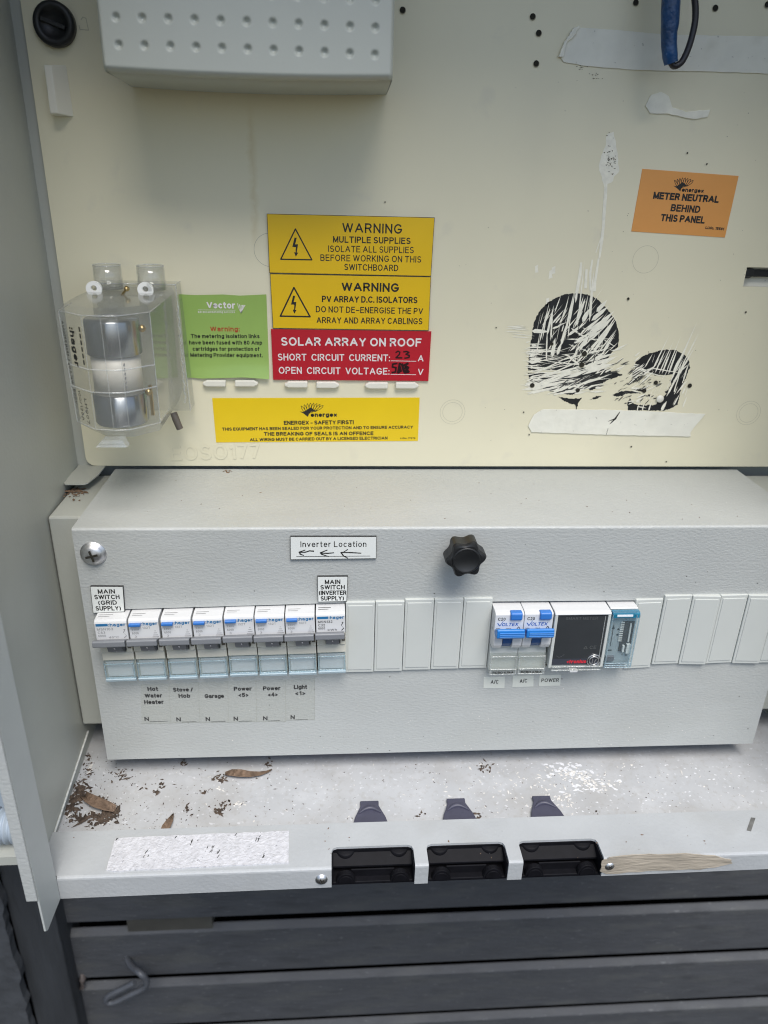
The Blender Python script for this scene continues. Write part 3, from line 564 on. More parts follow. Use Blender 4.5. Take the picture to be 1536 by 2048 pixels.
# moulded catch beside the lock
b = MB(); q = [(98, 131), (126, 130), (133, 133), (148, 233), (142, 238), (112, 236)]
A = [P(p, 0) for p in [(97, 131), (134, 131), (147, 235), (111, 236)]]
xa, xb = A[0].x, A[1].x; 
b.prism([P((97, 130), 0), P((133, 131), 0), P((148, 234), 0), P((110, 233), 0)], [P((97, 130), 8)+Vector((0, 0, -.8)), P((97, 130), 8)+Vector((4, 0, -.8)), P((110, 233), 8)+Vector((4.2, 0, 1)), P((110, 233), 8)+Vector((0, 0, 1))])
b.build('catch_clip', M_creamw, pan, bevel=0.5)
# small lugs under the signs
for (cx, cy, side) in ((429, 765, -1), (494, 765, 1), (592, 767, -1), (656, 768, 1), (752, 769, -1), (814, 769, 1)):
    w, h = 23.5, 6.5; s_ = side
    q = [(cx-s_*w, cy-h), (cx+s_*(w-9), cy-h), (cx+s_*(w-2), cy-h*0.4), (cx+s_*w, cy+1), (cx+s_*(w-3), cy+h*0.6), (cx+s_*(w-9), cy+h), (cx-s_*w, cy+h)]
    b = MB(); b.plate(P, q, 0, 3.4); b.build('moulded_lug', M_creamw, pan, bevel=0.9, seg=3)
# knockout circles and drilled holes
for c, r0 in (((1291, 519), 8.2), ((905, 824), 6.6), ((905, 824), 8.4), ((1497, 826), 6.6), ((1497, 826), 8.4), ((540, 500), 9.6)):
    b = MB(); b.ring(P, c, r0, r0+0.22, 0.06); b.build('knockout_ring', M_line if c != (540, 500) else mat('pencil_ring', (0.36, 0.35, 0.27), 0.7), pan)
for c, r0, rim in (((805, 20), 1.55, 1), ((1065, 33), 1.55, 1), ((1077, 66), 1.55, 1), ((1072, 127), 1.55, 1), ((1271, 5), 1.5, 1), ((1430, 16), 1.55, 1), ((1534, 9), 1.5, 1),
                 ((1379, 771), 1.55, 0), ((1311, 765), 1.5, 0), ((1288, 781), 1.5, 0), ((1103, 687), 1.1, 1), ((1168, 707), 1.7, 1), ((1163, 729), 1.7, 1), ((1155, 780), 1.5, 0), ((1064, 770), 1.5, 1), ((1256, 597), 0.8, 1),
                 ((992, 655), 0.45, 0), ((1047, 824), 0.5, 0), ((1058, 869), 0.5, 0), ((770, 404), 0.4, 0), ((1262, 893), 0.6, 0), ((1332, 923), 0.5, 0), ((1491, 624), 0.6, 0), ((1374, 306), 0.5, 0), ((1413, 328), 0.5, 0)):
    b = MB(); cw = P(c, 0.55); b.cur = 0
    if rim: b.disc(P(c, 0.5)+Vector((0.1, 0, -0.25)), r0*1.12, r0*1.12)
    b.cur = 1; b.disc(cw, r0, r0, jit=0.04)
    b.build('drilled_hole', [M_holer, M_hole], pan, recalc=False)
b = MB(); b.lathe([(2.6, 0), (2.6, 0.6), (2.2, 1.0), (0.01, 1.2)], P((1319, 797), 0.5), (0, -1, 0), 20); b.build('plastic_plug', M_creamw, pan)
# embossed number
b = MB(); text(b, P, 'EOSO177', (343, 921), (520, 917), 30, 0.35); b.smooth = False
vs = len(b.v); 
b.build('embossed_number', mat('cream_embossed', (0.76, 0.715, 0.53), 0.38), pan)
b = MB(); text(b, P, 'EOSO177', (344.2, 922.2), (521.2, 918.2), 30, 0.12); b.build('number_painted_shade', mat('cream_number_shade', (0.67, 0.63, 0.465), 0.5), pan)  # darker offset copy paints the shade beside the raised number
# hanging bracket below the left corner
b = MB(); q = [(-35.5, 99), (-35.5, 66), (-33.5, 63.5), (-22, 63.5), (-20, 66), (-17.5, 80), (-17.5, 99)]
b.pz(q, 1.2, 2.0); b.build('corner_bracket', M_cab, cab)

# --- residue patches on the panel
Qc = crop(1030, 560, 3.938)
def ragged(pts, k, j):
    o = []
    for i in range(len(pts)):
        p, n = pts[i], pts[(i+1) % len(pts)]; m_ = max(1, int(math.hypot(n[0]-p[0], n[1]-p[1])/k))
        for q in range(m_): o.append((p[0]+(n[0]-p[0])*q/m_+random.uniform(-j, j), p[1]+(n[1]-p[1])*q/m_+random.uniform(-j, j)))
    return o
def patch(name, polys, e, m_, rag=(9, 3.6)):
    b = MB()
    for i, pl in enumerate(polys): b.sheet(P, [Qc(*p) for p in ragged(pl, *rag)], e + 0.002*i)
    return b.build(name, m_, pan, recalc=False)
patch('black_residue', [
    [(102, 712), (105, 640), (115, 580), (130, 450), (150, 330), (185, 255), (255, 180), (330, 135), (400, 112), (460, 105), (560, 112), (640, 143), (690, 190), (745, 250), (792, 320), (815, 400), (819, 470), (808, 530), (770, 560), (735, 610), (690, 650), (640, 690), (560, 720), (400, 715), (250, 705)],
    [(100, 735), (200, 728), (330, 745), (460, 740), (600, 730), (700, 700), (830, 740), (850, 745), (700, 800), (610, 870), (560, 850), (450, 905), (330, 890), (230, 860), (120, 800)],
    [(340, 920), (430, 935), (530, 930), (500, 960), (490, 985), (440, 975), (380, 950)], [(590, 940), (640, 915), (690, 910), (640, 940)],
    [(475, 985), (495, 980), (480, 1025)], [(765, 905), (830, 880), (900, 870), (840, 915)],
    [(700, 800), (720, 790), (640, 850), (595, 870), (580, 850)]], 0.10, M_black)
patch('black_residue', [
    [(945, 690), (950, 645), (1000, 605), (1050, 580), (1100, 570), (1130, 556), (1190, 548), (1270, 555), (1340, 592), (1370, 640), (1377, 690), (1355, 745), (1330, 800), (1305, 870), (1290, 930), (1280, 980), (1230, 1010), (1170, 1028), (1100, 1028), (1000, 1026), (890, 1024), (885, 965), (905, 930), (920, 960), (960, 985), (1100, 985), (1190, 900), (1240, 800), (1250, 745), (1100, 750), (1010, 700)],
    [(880, 820), (1000, 735), (1045, 705), (1050, 715), (960, 780), (900, 830)],
    [(770, 905), (840, 880), (930, 870), (990, 890), (880, 895), (800, 920)], [(900, 850), (980, 860), (1060, 830), (1000, 880)], [(1010, 910), (1070, 900), (1060, 915)], [(1180, 880), (1210, 860), (1200, 900)], [(1220, 790), (1250, 760), (1240, 830)]], 0.10, M_black)
# scratches through it
bs_ = MB(); rnd = random.Random(3)
def scr(x, y, ang, ln, w, e=0.16):
    w = w*0.8 if w > 8 else w; a = math.radians(ang); dx_, dy_ = math.cos(a)*ln, -math.sin(a)*ln; nx, ny = math.sin(a)*w/2, math.cos(a)*w/2
    pts = [(x, y), (x+dx_*.15+nx, y+dy_*.15+ny), (x+dx_*.6+nx*rnd.uniform(.6, 1.2), y+dy_*.6+ny), (x+dx_, y+dy_), (x+dx_*.55-nx, y+dy_*.55-ny*rnd.uniform(.6, 1.2)), (x+dx_*.2-nx, y+dy_*.2-ny)]
    bs_.sheet(P, [Qc(*p) for p in pts], e + 0.0004*len(bs_.f))
# (family) steep strokes in the upper left of the large patch
for x, y, an, ln, w in ((190, 500, 76, 330, 13), (215, 470, 80, 300, 9), (250, 440, 77, 250, 22), (170, 590, 82, 180, 12), (280, 480, 86, 270, 16), (240, 330, 72, 120, 14), (310, 260, 70, 150, 10),
                        (355, 350, 72, 190, 12), (380, 300, 76, 190, 10), (395, 420, 78, 330, 20), (430, 330, 80, 260, 14), (415, 470, 84, 330, 10), (475, 180, 82, 200, 22), (480, 330, 74, 220, 16), (500, 290, 70, 160, 24),
                        (545, 260, 78, 150, 9), (585, 330, 85, 420, 26), (490, 380, 84, 560, 13), (600, 200, 88, 230, 12), (455, 380, 60, 160, 26), (360, 520, 75, 200, 26), (245, 640, 88, 260, 14), (290, 610, 80, 160, 36), (330, 590, 70, 110, 30), (530, 330, 62, 120, 40)):
    scr(x, y, an, ln, w)
# diagonal strokes rising to the right
for x, y, an, ln, w in ((390, 690, 52, 560, 16), (420, 650, 50, 400, 22), (450, 690, 47, 470, 14), (480, 560, 48, 380, 26), (520, 640, 50, 460, 18), (560, 600, 52, 330, 12), (600, 590, 55, 330, 26), (640, 590, 52, 260, 12), (580, 480, 45, 300, 34), (620, 400, 44, 230, 44), (560, 420, 38, 220, 34),
                        (660, 620, 56, 240, 12), (690, 560, 57, 200, 13), (500, 440, 40, 260, 30), (640, 480, 50, 240, 11), (700, 440, 60, 180, 12), (520, 530, 44, 200, 28), (430, 560, 40, 180, 18), (480, 480, 30, 140, 26), (600, 320, 40, 180, 40), (640, 250, 48, 130, 40), (410, 440, 35, 190, 26)):
    scr(x, y, an, ln, w)
# flat strokes across the lower half, running out to the left
for i in range(34):
    y = rnd.uniform(690, 905); scr(rnd.uniform(60, 330), y, rnd.uniform(4, 26), rnd.uniform(220, 460), rnd.uniform(5, 17))
for i in range(16):
    scr(rnd.uniform(20, 160), rnd.uniform(540, 880), rnd.uniform(-12, 14), rnd.uniform(150, 330), rnd.uniform(3, 8))
for i in range(9): scr(rnd.uniform(-90, 0), rnd.uniform(340, 470), rnd.uniform(-8, 6), rnd.uniform(120, 200), rnd.uniform(3, 8))
for x, y, an, ln, w in ((130, 400, -2, 140, 40), (105, 545, -6, 220, 12), (110, 570, 4, 260, 16), (320, 640, 14, 480, 12), (250, 640, -6, 500, 8), (400, 465, -1, 240, 12), (520, 470, 2, 270, 9), (700, 470, -32, 110, 8), (420, 505, -20, 240, 8), (500, 590, 22, 280, 8), (530, 690, 18, 300, 34), (560, 640, 16, 260, 30), (380, 770, 14, 420, 34), (480, 830, 18, 300, 30), (300, 900, 10, 320, 14), (540, 700, 10, 260, 40), (430, 880, 14, 300, 24), (190, 830, 8, 240, 20)):
    scr(x, y, an, ln, w)
for i in range(26): scr(rnd.uniform(250, 640), rnd.uniform(330, 640), rnd.choice((50, 60, 75, 20, -20, -35)), rnd.uniform(60, 160), rnd.uniform(4, 22))
# small patch
for x, y, an, ln, w in ((1075, 720, 64, 330, 12), (1100, 735, 66, 220, 13), (1130, 745, 66, 300, 10), (1155, 740, 68, 210, 14), (1180, 750, 68, 350, 9), (1205, 745, 70, 220, 16), (1235, 760, 66, 250, 12), (1210, 830, 66, 560, 15), (1240, 830, 64, 480, 9), (1280, 760, 60, 300, 14), (1300, 700, 62, 330, 8), (1190, 920, 62, 330, 20), (1020, 690, 60, 130, 10), (1090, 690, 58, 90, 9), (1250, 880, 72, 170, 10), (1330, 760, 70, 120, 10), (1000, 1030, 75, 70, 12), (1050, 1030, 70, 80, 14), (960, 1030, 75, 60, 10), (1150, 1030, 60, 90, 30)):
    scr(x, y, an, ln, w)
for i in range(16): scr(rnd.uniform(860, 1000), rnd.uniform(720, 930), rnd.uniform(15, 45), rnd.uniform(90, 200), rnd.uniform(5, 16))
for x, y, an, ln, w in ((930, 700, -14, 300, 10), (925, 715, -18, 200, 8), (1060, 690, -10, 260, 10)): scr(x, y, an, ln, w)
for i in range(36): scr(rnd.uniform(130, 700), rnd.uniform(200, 700), rnd.choice((48, 52, 56, 74, 78, 82)), rnd.uniform(50, 200), rnd.uniform(1.5, 5))
for i in range(40): scr(rnd.uniform(40, 600), rnd.uniform(560, 900), rnd.uniform(0, 24), rnd.uniform(60, 260), rnd.uniform(1.5, 5))
for i in range(22): scr(rnd.uniform(980, 1330), rnd.uniform(620, 1000), rnd.uniform(55, 75), rnd.uniform(50, 160), rnd.uniform(1.5, 5))
for i in range(46):                                            # strokes that break the outline
    t_ = rnd.random(); scr(rnd.uniform(70, 135), 480+t_*400, rnd.uniform(-6, 22), rnd.uniform(40, 130), rnd.uniform(5, 18))
for i in range(40): scr(rnd.uniform(90, 640), 905-abs(rnd.gauss(0, 50)), rnd.uniform(2, 30), rnd.uniform(40, 140), rnd.uniform(6, 20))
for i in range(24): scr(rnd.uniform(560, 800), rnd.uniform(540, 760), rnd.uniform(10, 50), rnd.uniform(60, 150), rnd.uniform(6, 22))
for i in range(16): scr(rnd.uniform(880, 960), rnd.uniform(600, 1020), rnd.uniform(-20, 50), rnd.uniform(40, 100), rnd.uniform(6, 18))
for i in range(18): scr(rnd.uniform(1240, 1330), rnd.uniform(700, 1010), rnd.uniform(40, 75), rnd.uniform(50, 130), rnd.uniform(5, 16))
bs_.build('scratch_marks', M_scr, pan, recalc=False)
bd = MB(); bs_ = bd                                            # thin dark strokes over the scraped ground
for i in range(34):
    scr(rnd.uniform(300, 640), rnd.uniform(720, 880), rnd.uniform(8, 34), rnd.uniform(40, 150), rnd.uniform(3, 11), 0.30)
for i in range(30): scr(rnd.uniform(420, 640), rnd.uniform(330, 700), rnd.choice((50, 55, 30, 70, 15)), rnd.uniform(20, 80), rnd.uniform(2, 9), 0.30)
for i in range(44): scr(rnd.uniform(780, 1150), rnd.uniform(770, 985), rnd.uniform(5, 50), rnd.uniform(15, 60), rnd.uniform(2, 8), 0.30)
for i in range(16): scr(rnd.uniform(880, 1010), rnd.uniform(735, 840), rnd.uniform(30, 45), rnd.uniform(50, 130), rnd.uniform(3, 8), 0.30)
for i in range(12): scr(rnd.uniform(640, 850), rnd.uniform(640, 780), rnd.uniform(-4, 40), rnd.uniform(30, 90), rnd.uniform(2, 8), 0.30)
bd.build('residue_flecks', mat('residue_thin', (0.05, 0.05, 0.045), 0.5), pan, recalc=False)
# glue runs
b = MB(); N2 = crop(780, 0, 2.0317)
b.plate(P, ragged([N2(*p) for p in [(1035, 430), (1060, 385), (1100, 373), (1130, 390), (1145, 435), (1200, 455), (1300, 445), (1290, 478), (1230, 487), (1130, 465), (1055, 462)]], 7, 0.8), 0.05, 0.9)
b.build('glue_smear', M_glue, pan, bevel=0.35)
b = MB(); b.sheet(P, ragged([(1214, 266), (1228, 262), (1234, 300), (1238, 340), (1222, 366), (1208, 372), (1196, 330), (1208, 300)], 6, 1.6), 0.08)
rd2 = random.Random(5)
for path, w0 in (([(1213, 362), (1211, 392), (1208, 420), (1206, 450), (1203, 480), (1198, 515)], 6.0), ([(1197, 518), (1194, 540), (1190, 562), (1188, 580)], 7.0), ([(1184, 520), (1181, 545), (1180, 580)], 5.0), ([(1163, 526), (1159, 550), (1154, 584)], 6.0), ([(1173, 540), (1170, 575)], 6.0), ([(1210, 372), (1204, 440)], 2.0), ([(1203, 470), (1192, 505)], 2.5)):
    b.stroke(P, [(x+rd2.uniform(-.8, .8), y) for x, y in path], [w0*rd2.uniform(0.55, 1.1) for _ in path], 0.1+0.02*w0)
for x, y in ((1098, 543), (1104, 535), (1070, 532), (1092, 598)): b.sheet(P, ragged([(x, y), (x+6, y-3), (x+7, y+12), (x, y+14)], 5, 1), 0.1)
b.build('glue_run', M_scr, pan, recalc=False)
b = MB()
for x, y, k in ((1217, 310, 22), (1222, 325, 20), (1161, 134, 10), (1188, 152, 10), (1222, 270, 3)):
    for i in range(k):
        X_, Y_ = x+rnd.gauss(0, 6), y+rnd.gauss(0, 10 if k > 15 else 3); b.sheet(P, ragged([(X_, Y_), (X_+rnd.uniform(1, 5), Y_+rnd.uniform(-1, 1)), (X_+2, Y_+rnd.uniform(1, 3))], 3, .4), 0.2)
for i in range(46):
    X_, Y_ = rnd.uniform(900, 1530), rnd.uniform(150, 920); b.sheet(P, [(X_, Y_), (X_+rnd.uniform(.8, 2.2), Y_+rnd.uniform(-1, 1)), (X_+1, Y_+rnd.uniform(.8, 2.4))], 0.2)
b.build('dirt_specks', mat('speck_brown', (0.12, 0.10, 0.07), 0.8), pan, recalc=False)['kind'] = 'stuff'

# --- tapes on the panel (each a thing)
C5 = crop(980, 500, 2.763)
b = MB(); b.plate(P, ragged([C5(*p) for p in [(210, 970), (240, 910), (290, 878), (560, 880), (850, 888), (1190, 905), (1160, 940), (1130, 975), (1105, 1005), (1108, 1030), (640, 1020), (400, 1012), (230, 1005)]], 9, 0.5), 0.3, 0.75)
tp = b.build('tape_strip', M_tape, origin=P((1230, 845)), bevel=0.15); tag(tp, 'short torn white tape strip below the black scraped patches', 'tape')
b = MB(); b.stroke(P, [C5(715, 893), C5(690, 930), C5(660, 960)], [1.2, 4, 0.8], 0.85); b.stroke(P, [C5(690, 930), C5(650, 945)], [2.5, 0.6], 0.87); b.stroke(P, [C5(650, 985), C5(640, 1018)], 0.9, 0.85)
b.build('pen_mark', M_ink, tp, recalc=False)
b = MB(); top = [N2(*p) for p in [(690, 232), (700, 195), (715, 165), (765, 112), (900, 121), (1110, 140), (1300, 145), (1540, 148)]]
bot = [N2(*p) for p in [(1540, 300), (1300, 292), (1100, 288), (950, 282), (800, 270), (705, 253)]]
b.plate(P, ragged(top+bot, 10, 0.5), 0.3, 0.75)
tp = b.build('tape_strip', M_tape, origin=P((1330, 105)), bevel=0.15); tag(tp, 'long white tape strip running to the right edge, behind the blue taped wire', 'tape')
b = MB(); b.plate(P, ragged([N2(*p) for p in [(680, 232), (700, 180), (740, 118), (768, 108), (745, 150), (715, 172), (700, 235)]], 5, 1.2), 0.8, 2.2); b.build('curled_edge', M_glue, tp, bevel=0.3)

# ================================================================== SIGNS ON THE PANEL
def sign_plate(name, pl, q, thick, face, label, cat='sign', inset=0.9, core=M_lam):
    c = pl((sum(p[0] for p in q)/4, sum(p[1] for p in q)/4))
    t_ = thing(name, label, cat, c)
    b = MB(); b.plate(pl, q, 0.02, thick); b.build('backing', core, t_)
    b = MB(); b.plate(pl, quad_inset(q, inset), thick-0.1, thick+0.12); b.build('face', face, t_)
    return t_
def danger(mb, F, apex, bl, br, w, e):
    cxy = lambda p: F(*p)
    mb.stroke(P, [cxy(apex), cxy(br), cxy(bl)], w, e, close=True)
    ax, ay = apex; h = bl[1]-apex[1]; X0 = ax-2
    g = lambda x, y: F(X0+x*h/275, ay+y*h/275)
    mb.sheet(P, [g(-6, 78), g(14, 80), g(0, 140), g(26, 138), g(14, 215), g(4, 213), g(6, 165), g(-26, 163)], e)
    mb.sheet(P, [g(-10, 212), g(28, 215), g(6, 252)], e+0.01)
S1 = crop(530, 420, 4.389); S2 = crop(340, 410, 2.844); EP = 1.65
q = [S1(18, 32), S1(1487, 65), S1(1455, 580), S1(40, 550)]
s = sign_plate('warning_sign', P, q, 1.5, M_yel, 'yellow engraved WARNING sign reading MULTIPLE SUPPLIES, topmost of three stacked signs')
b = MB(); danger(b, S1, (268, 165), (140, 430), (412, 435), 2.6, EP)
for tx, a, c, cap, bo in (('WARNING', (678, 196), (1200, 208), 86, 0), ('MULTIPLE SUPPLIES', (597, 284), (1275, 298), 57, 0.008), ('ISOLATE ALL SUPPLIES', (555, 366), (1303, 378), 57, -0.004), ('BEFORE WORKING ON THIS', (487, 444), (1368, 460), 57, -0.004), ('SWITCHBOARD', (695, 525), (1167, 535), 56, -0.002)):
    text(b, P, tx, S1(*a), S1(*c), cap/4.389, EP, bo)
b.build('lettering', M_ink, s, recalc=False)
q = [S1(45, 557), S1(1455, 584), S1(1435, 1055), S1(70, 1035)]
s = sign_plate('warning_sign', P, q, 1.5, M_yel, 'yellow engraved WARNING sign about PV ARRAY D.C. ISOLATORS, middle of the stack')
b = MB(); danger(b, S1, (255, 678), (136, 928), (396, 933), 3.0, EP)
for tx, a, c, cap, bo in (('WARNING', (672, 709), (1173, 718), 78, 0.014), ('PV ARRAY D.C. ISOLATORS', (500, 806), (1335, 816), 57, 0.012), ('DO NOT DE–ENERGISE THE PV', (447, 894), (1383, 912), 55, 0), ('ARRAY AND ARRAY CABLINGS', (453, 990), (1378, 1000), 55, 0)):
    text(b, P, tx, S1(*a), S1(*c), cap/4.389, EP, bo)
b.build('lettering', M_ink, s, recalc=False)
q = [S2(575, 704), S2(1485, 717), S2(1468, 998), S2(588, 991)]
s = sign_plate('solar_sign', P, q, 1.5, M_red, 'dark red engraved SOLAR ARRAY ON ROOF sign with handwritten figures', inset=0.3, core=M_red)
b = MB()
for tx, a, c, cap, bo in (('SOLAR ARRAY ON ROOF', (633, 797), (1427, 803), 48, 0.01), ('SHORT  CIRCUIT  CURRENT:', (615, 881), (1250, 886), 39, 0), ('A', (1408, 887), (1440, 888), 37, 0), ('OPEN  CIRCUIT  VOLTAGE:', (620, 956), (1247, 962), 39, 0), ('V', (1407, 964), (1438, 965), 37, 0)):
    text(b, P, tx, S2(*a), S2(*c), cap/2.844, EP, bo)
b.stroke(P, [S2(1257, 883), S2(1398, 886)], 1.1, EP); b.stroke(P, [S2(1255, 960), S2(1397, 962)], 1.1, EP)
b.build('lettering', M_inkw, s, recalc=False)
b = MB()
b.stroke(P, [S2(*p) for p in [(1284, 836), (1296, 828), (1306, 834), (1304, 846), (1284, 866), (1318, 866)]], 2.9, EP+.06)
b.stroke(P, [S2(*p) for p in [(1328, 832), (1346, 830), (1358, 836), (1340, 846), (1360, 852), (1358, 864), (1334, 868)]], 2.9, EP+.06)
b.stroke(P, [S2(*p) for p in [(1290, 898), (1266, 902), (1264, 918), (1284, 922), (1282, 946), (1262, 950)]], 3.6, EP+.06)
b.stroke(P, [S2(*p) for p in [(1306, 898), (1296, 950), (1312, 940), (1304, 912)]], 4.6, EP+.06)
b.stroke(P, [S2(*p) for p in [(1352, 898), (1332, 908), (1354, 922), (1334, 950), (1356, 946), (1336, 922)]], 4.6, EP+.06)
b.stroke(P, [S2(*p) for p in [(1318, 902), (1330, 944)]], 5, EP+.06)
b.build('handwriting', mat('marker_ink', (0.02, 0.004, 0.006), 0.35), s, recalc=False)
LG = crop(590, 790, 13.96)
def fan(mb, F, w, e):
    n = 8
    for i in range(n):
        t_ = i/(n-1); tip = (170+620*t_, 300-75*math.sin(math.pi*t_)-10*t_)
        base = (345+230*t_**1.5, 565-115*t_)
        d = Vector((tip[0]-base[0], tip[1]-base[1])); nn = Vector((-d.y, d.x)).normalized()*(58)
        l1 = bez(base, (base[0]+d.x*.72+nn.x, base[1]+d.y*.72+nn.y), tip, 7); l2 = bez(tip, (base[0]+d.x*.72-nn.x, base[1]+d.y*.72-nn.y), base, 7)
        mb.stroke(P, [F(*p) for p in l1], w, e+0.002*i); mb.stroke(P, [F(*p) for p in l2], w, e+0.002*i)
    mb.sheet(P, [F(*p) for p in [(130, 454.8), (230, 470), (300, 430), (440, 340), (520, 400), (600, 470), (470, 440), (400, 500), (360, 608), (250, 520)]], e+0.03)
q = [S2(240, 1098), S2(1420, 1095), S2(1410, 1341), S2(263, 1350)]
c = P((634, 840)); s = thing('safety_sticker', 'wide bright yellow sticker reading SAFETY FIRST below the red sign', 'sticker', c)
b = MB(); b.plate(P, q, 0.02, 0.25); b.build('face', M_yel2, s)
b = MB(); EL = 0.32; fan(b, LG, 0.95, EL)
text(b, P, 'energex', LG(440, 610), LG(1175, 605), 8.6, EL, 0.035)
for tx, a, c, cap, bo in (('ENERGEX - SAFETY FIRST!', (648, 1250), (1045, 1246), 23, 0.022), ('THIS EQUIPMENT HAS BEEN SEALED FOR YOUR PROTECTION AND TO ENSURE ACCURACY', (298, 1283), (1382, 1271), 17.5, 0.02), ('THE BREAKING OF SEALS IS AN OFFENCE', (535, 1312), (1157, 1308), 21, 0.024), ('ALL WIRING MUST BE CARRIED OUT BY A LICENSED ELECTRICIAN', (455, 1343), (1237, 1333), 17.5, 0.02), ('LI.No. 17376', (1310, 1330), (1395, 1330), 9, 0.02)):
    text(b, P, tx, S2(*a), S2(*c), cap/2.844, EL, bo)
b.build('lettering', M_ink, s, recalc=False)
q = [S2(52, 508), S2(548, 508), S2(566, 984), S2(95, 978)]
s = thing('metering_sticker', 'square green sticker with white logo and Warning text, left of the red sign', 'sticker', P((450, 670)))
b = MB(); 
top = [S2(52, 506), S2(150, 512), S2(300, 508), S2(400, 514), S2(548, 508)]; botl = [S2(566, 984), S2(420, 975), S2(300, 980), S2(180, 984), S2(95, 978)]
N_ = 24
for i in range(N_):                                           # the lower edge of the sticker curls forward
    pass
rows = [0, .2, .4, .6, .75, .84, .89, .93, .96, .98, 1.0]; grid = []
def lerp2(a, c, t_): return (a[0]+(c[0]-a[0])*t_, a[1]+(c[1]-a[1])*t_)
for r_ in rows:
    row = []
    for k in range(5):
        x = k/4; e = 0.25 + (3.2*max(0, (r_-.82)/.18)**1.5)*(0.2+0.8*x) + (1.0*(1-r_/.2) if r_ < .2 else 0)*(0.5+0.5*math.cos(x*9))
        row.append(P(lerp2(top[k], botl[4-k], r_), e))
    grid.append(row)
b.smooth = True
b.add([p for row in grid for p in row], [(i*5+k, i*5+k+1, (i+1)*5+k+1, (i+1)*5+k) for i in range(len(rows)-1) for k in range(4)])
b.build('face', M_green, s, recalc=False)
b = MB(); EG = 0.34
text(b, P, 'Vector', S2(210, 587), S2(372, 589), 38/2.844, EG+.2, 0.02)
text(b, P, 'advanced metering services', S2(160, 613), S2(370, 614), 12/2.844, EG, 0.0)
b.stroke(P, [S2(160, 596), S2(372, 598)], 0.7, EG)
for x0_, y0_, xm_, w_ in ((385, 556, 388, 1.6), (396, 550, 396, 1.8), (408, 546, 402, 2.2), (421, 543, 408, 2.2), (434, 541, 412, 2.2), (445, 540, 416, 1.8)):
    b.stroke(P, [S2(*p) for p in bez((x0_, y0_), (xm_, 585), (405, 614), 4)], [w_*.75, w_*.7, w_*.6, w_*.45, w_*.3], EG+.3)
b.build('logo_lettering', M_inkw, s, recalc=False)
b = MB(); text(b, P, 'Warning:', S2(230, 718), S2(397, 719), 28/2.844, EG, 0.012); b.build('warning_lettering', M_inkr, s, recalc=False)
b = MB()
for tx, a, c in (('The metering isolation links', (120, 757), (510, 757)), ('have been fused with 80 Amp', (110, 793), (525, 794)), ('cartridges for protection of', (130, 829), (510, 830)), ('Metering Provider equipment.', (117, 864), (528, 866))):
    text(b, P, tx, S2(*a), S2(*c), 23/2.844, EG, 0.012)
b.build('lettering', M_ink, s, recalc=False)
q = [N2(1025, 686), N2(1416, 715), N2(1360, 965), N2(980, 940)]
s = thing('neutral_sticker', 'tilted orange sticker reading METER NEUTRAL BEHIND THIS PANEL', 'sticker', P((1370, 405)))
b = MB(); b.plate(P, q, 0.02, 0.25); b.build('face', M_orange, s)
b = MB(); NL = lambda x, y: N2(1150+(x-125)*88/720*1.0, 720+(y-215)*57/395+(x-125)*0.004)
fan(b, NL, 1.0, EL)
text(b, P, 'energex', N2(1184, 779), N2(1273, 784), 8.2, EL, 0.035)
for tx, a, c, cap, bo in (('METER NEUTRAL', (1067, 808), (1333, 825), 29, 0.028), ('BEHIND', (1138, 858), (1257, 866), 29, 0.02), ('THIS PANEL', (1097, 898), (1276, 909), 29, 0.022), ('LI.No. 15581', (1280, 930), (1355, 936), 11, 0.03)):
    text(b, P, tx, N2(*a), N2(*c), cap/2.0317, EL, bo)
b.build('lettering', M_ink, s, recalc=False)

# ================================================================== ELECTRICITY METER
me_ = thing('electricity_meter', 'grey meter housing with rows of round dimples at the top', 'meter', (96, YP, 230))
XA, XB, ZB0, ZTOP = 25.2, 167.5, 229.6, 335
def fy(x, z):
    t_ = (x-XA)/(XB-XA)*2-1
    y = 33.5 + 3.2*t_*t_
    y += 0.0
    dz = z-zb_(x)
    if dz < 2.5: y += (2.5-max(dz, 0))**2*0.45
    ex = min(x-XA, XB-x)
    if ex < 2: y += (2-ex)**2*0.6
    return y
def zb_(x):
    t_ = (x-XA)/(XB-XA)*2-1
    return ZB0 - 0.8 + 1.6*t_*t_ + 0.35*t_
cols = [34.3+12.39*k for k in range(11)]; rws = [241.0, 252.3, 263.6, 274.9, 286.2]
xs = []; x = XA
while x < XB-1e-3: xs.append(x); x += 0.55
xs.append(XB)
zo = []; z = 0
while z < 42: zo.append(z); z += 0.55
while z < ZTOP-ZB0: zo.append(z); z += 3
b = MB(); b.smooth = True; vs = []
for dz in zo:
    for x in xs:
        z = zb_(x)+dz; y = fy(x, z)
        ci = min(cols, key=lambda c_: abs(c_-x)); ri = min(rws, key=lambda c_: abs(c_-z))
        d = math.hypot(x-ci, z-ri)
        if d < 2.3: y += 1.9*(0.5+0.5*math.cos(math.pi*(d/2.3)**1.3))
        vs.append((x, y, z))
nx = len(xs)
b.add(vs, [(i*nx+k, i*nx+k+1, (i+1)*nx+k+1, (i+1)*nx+k) for i in range(len(zo)-1) for k in range(nx-1)])
b.build('front_cover', M_meter, me_, recalc=False)
b = MB(); b.smooth = True; bt = []
for yy, zz in ((None, 0), (40, 0.0), (44, 0.15), (44.6, 0.8), (45.4, 0.8), (46, 0.1), (70, -0.6), (YP, -1.2)):
    for k in range(15):
        x = XA+0.4 + (XB-XA-0.8)*k/14; xx = x + (0 if yy is None else (yy-37)/60*((24.5-XA) if k < 7 else (168.6-XB))*abs(k-7)/7)
        bt.append((xx, fy(x, zb_(x)) if yy is None else yy, zb_(x)+zz))
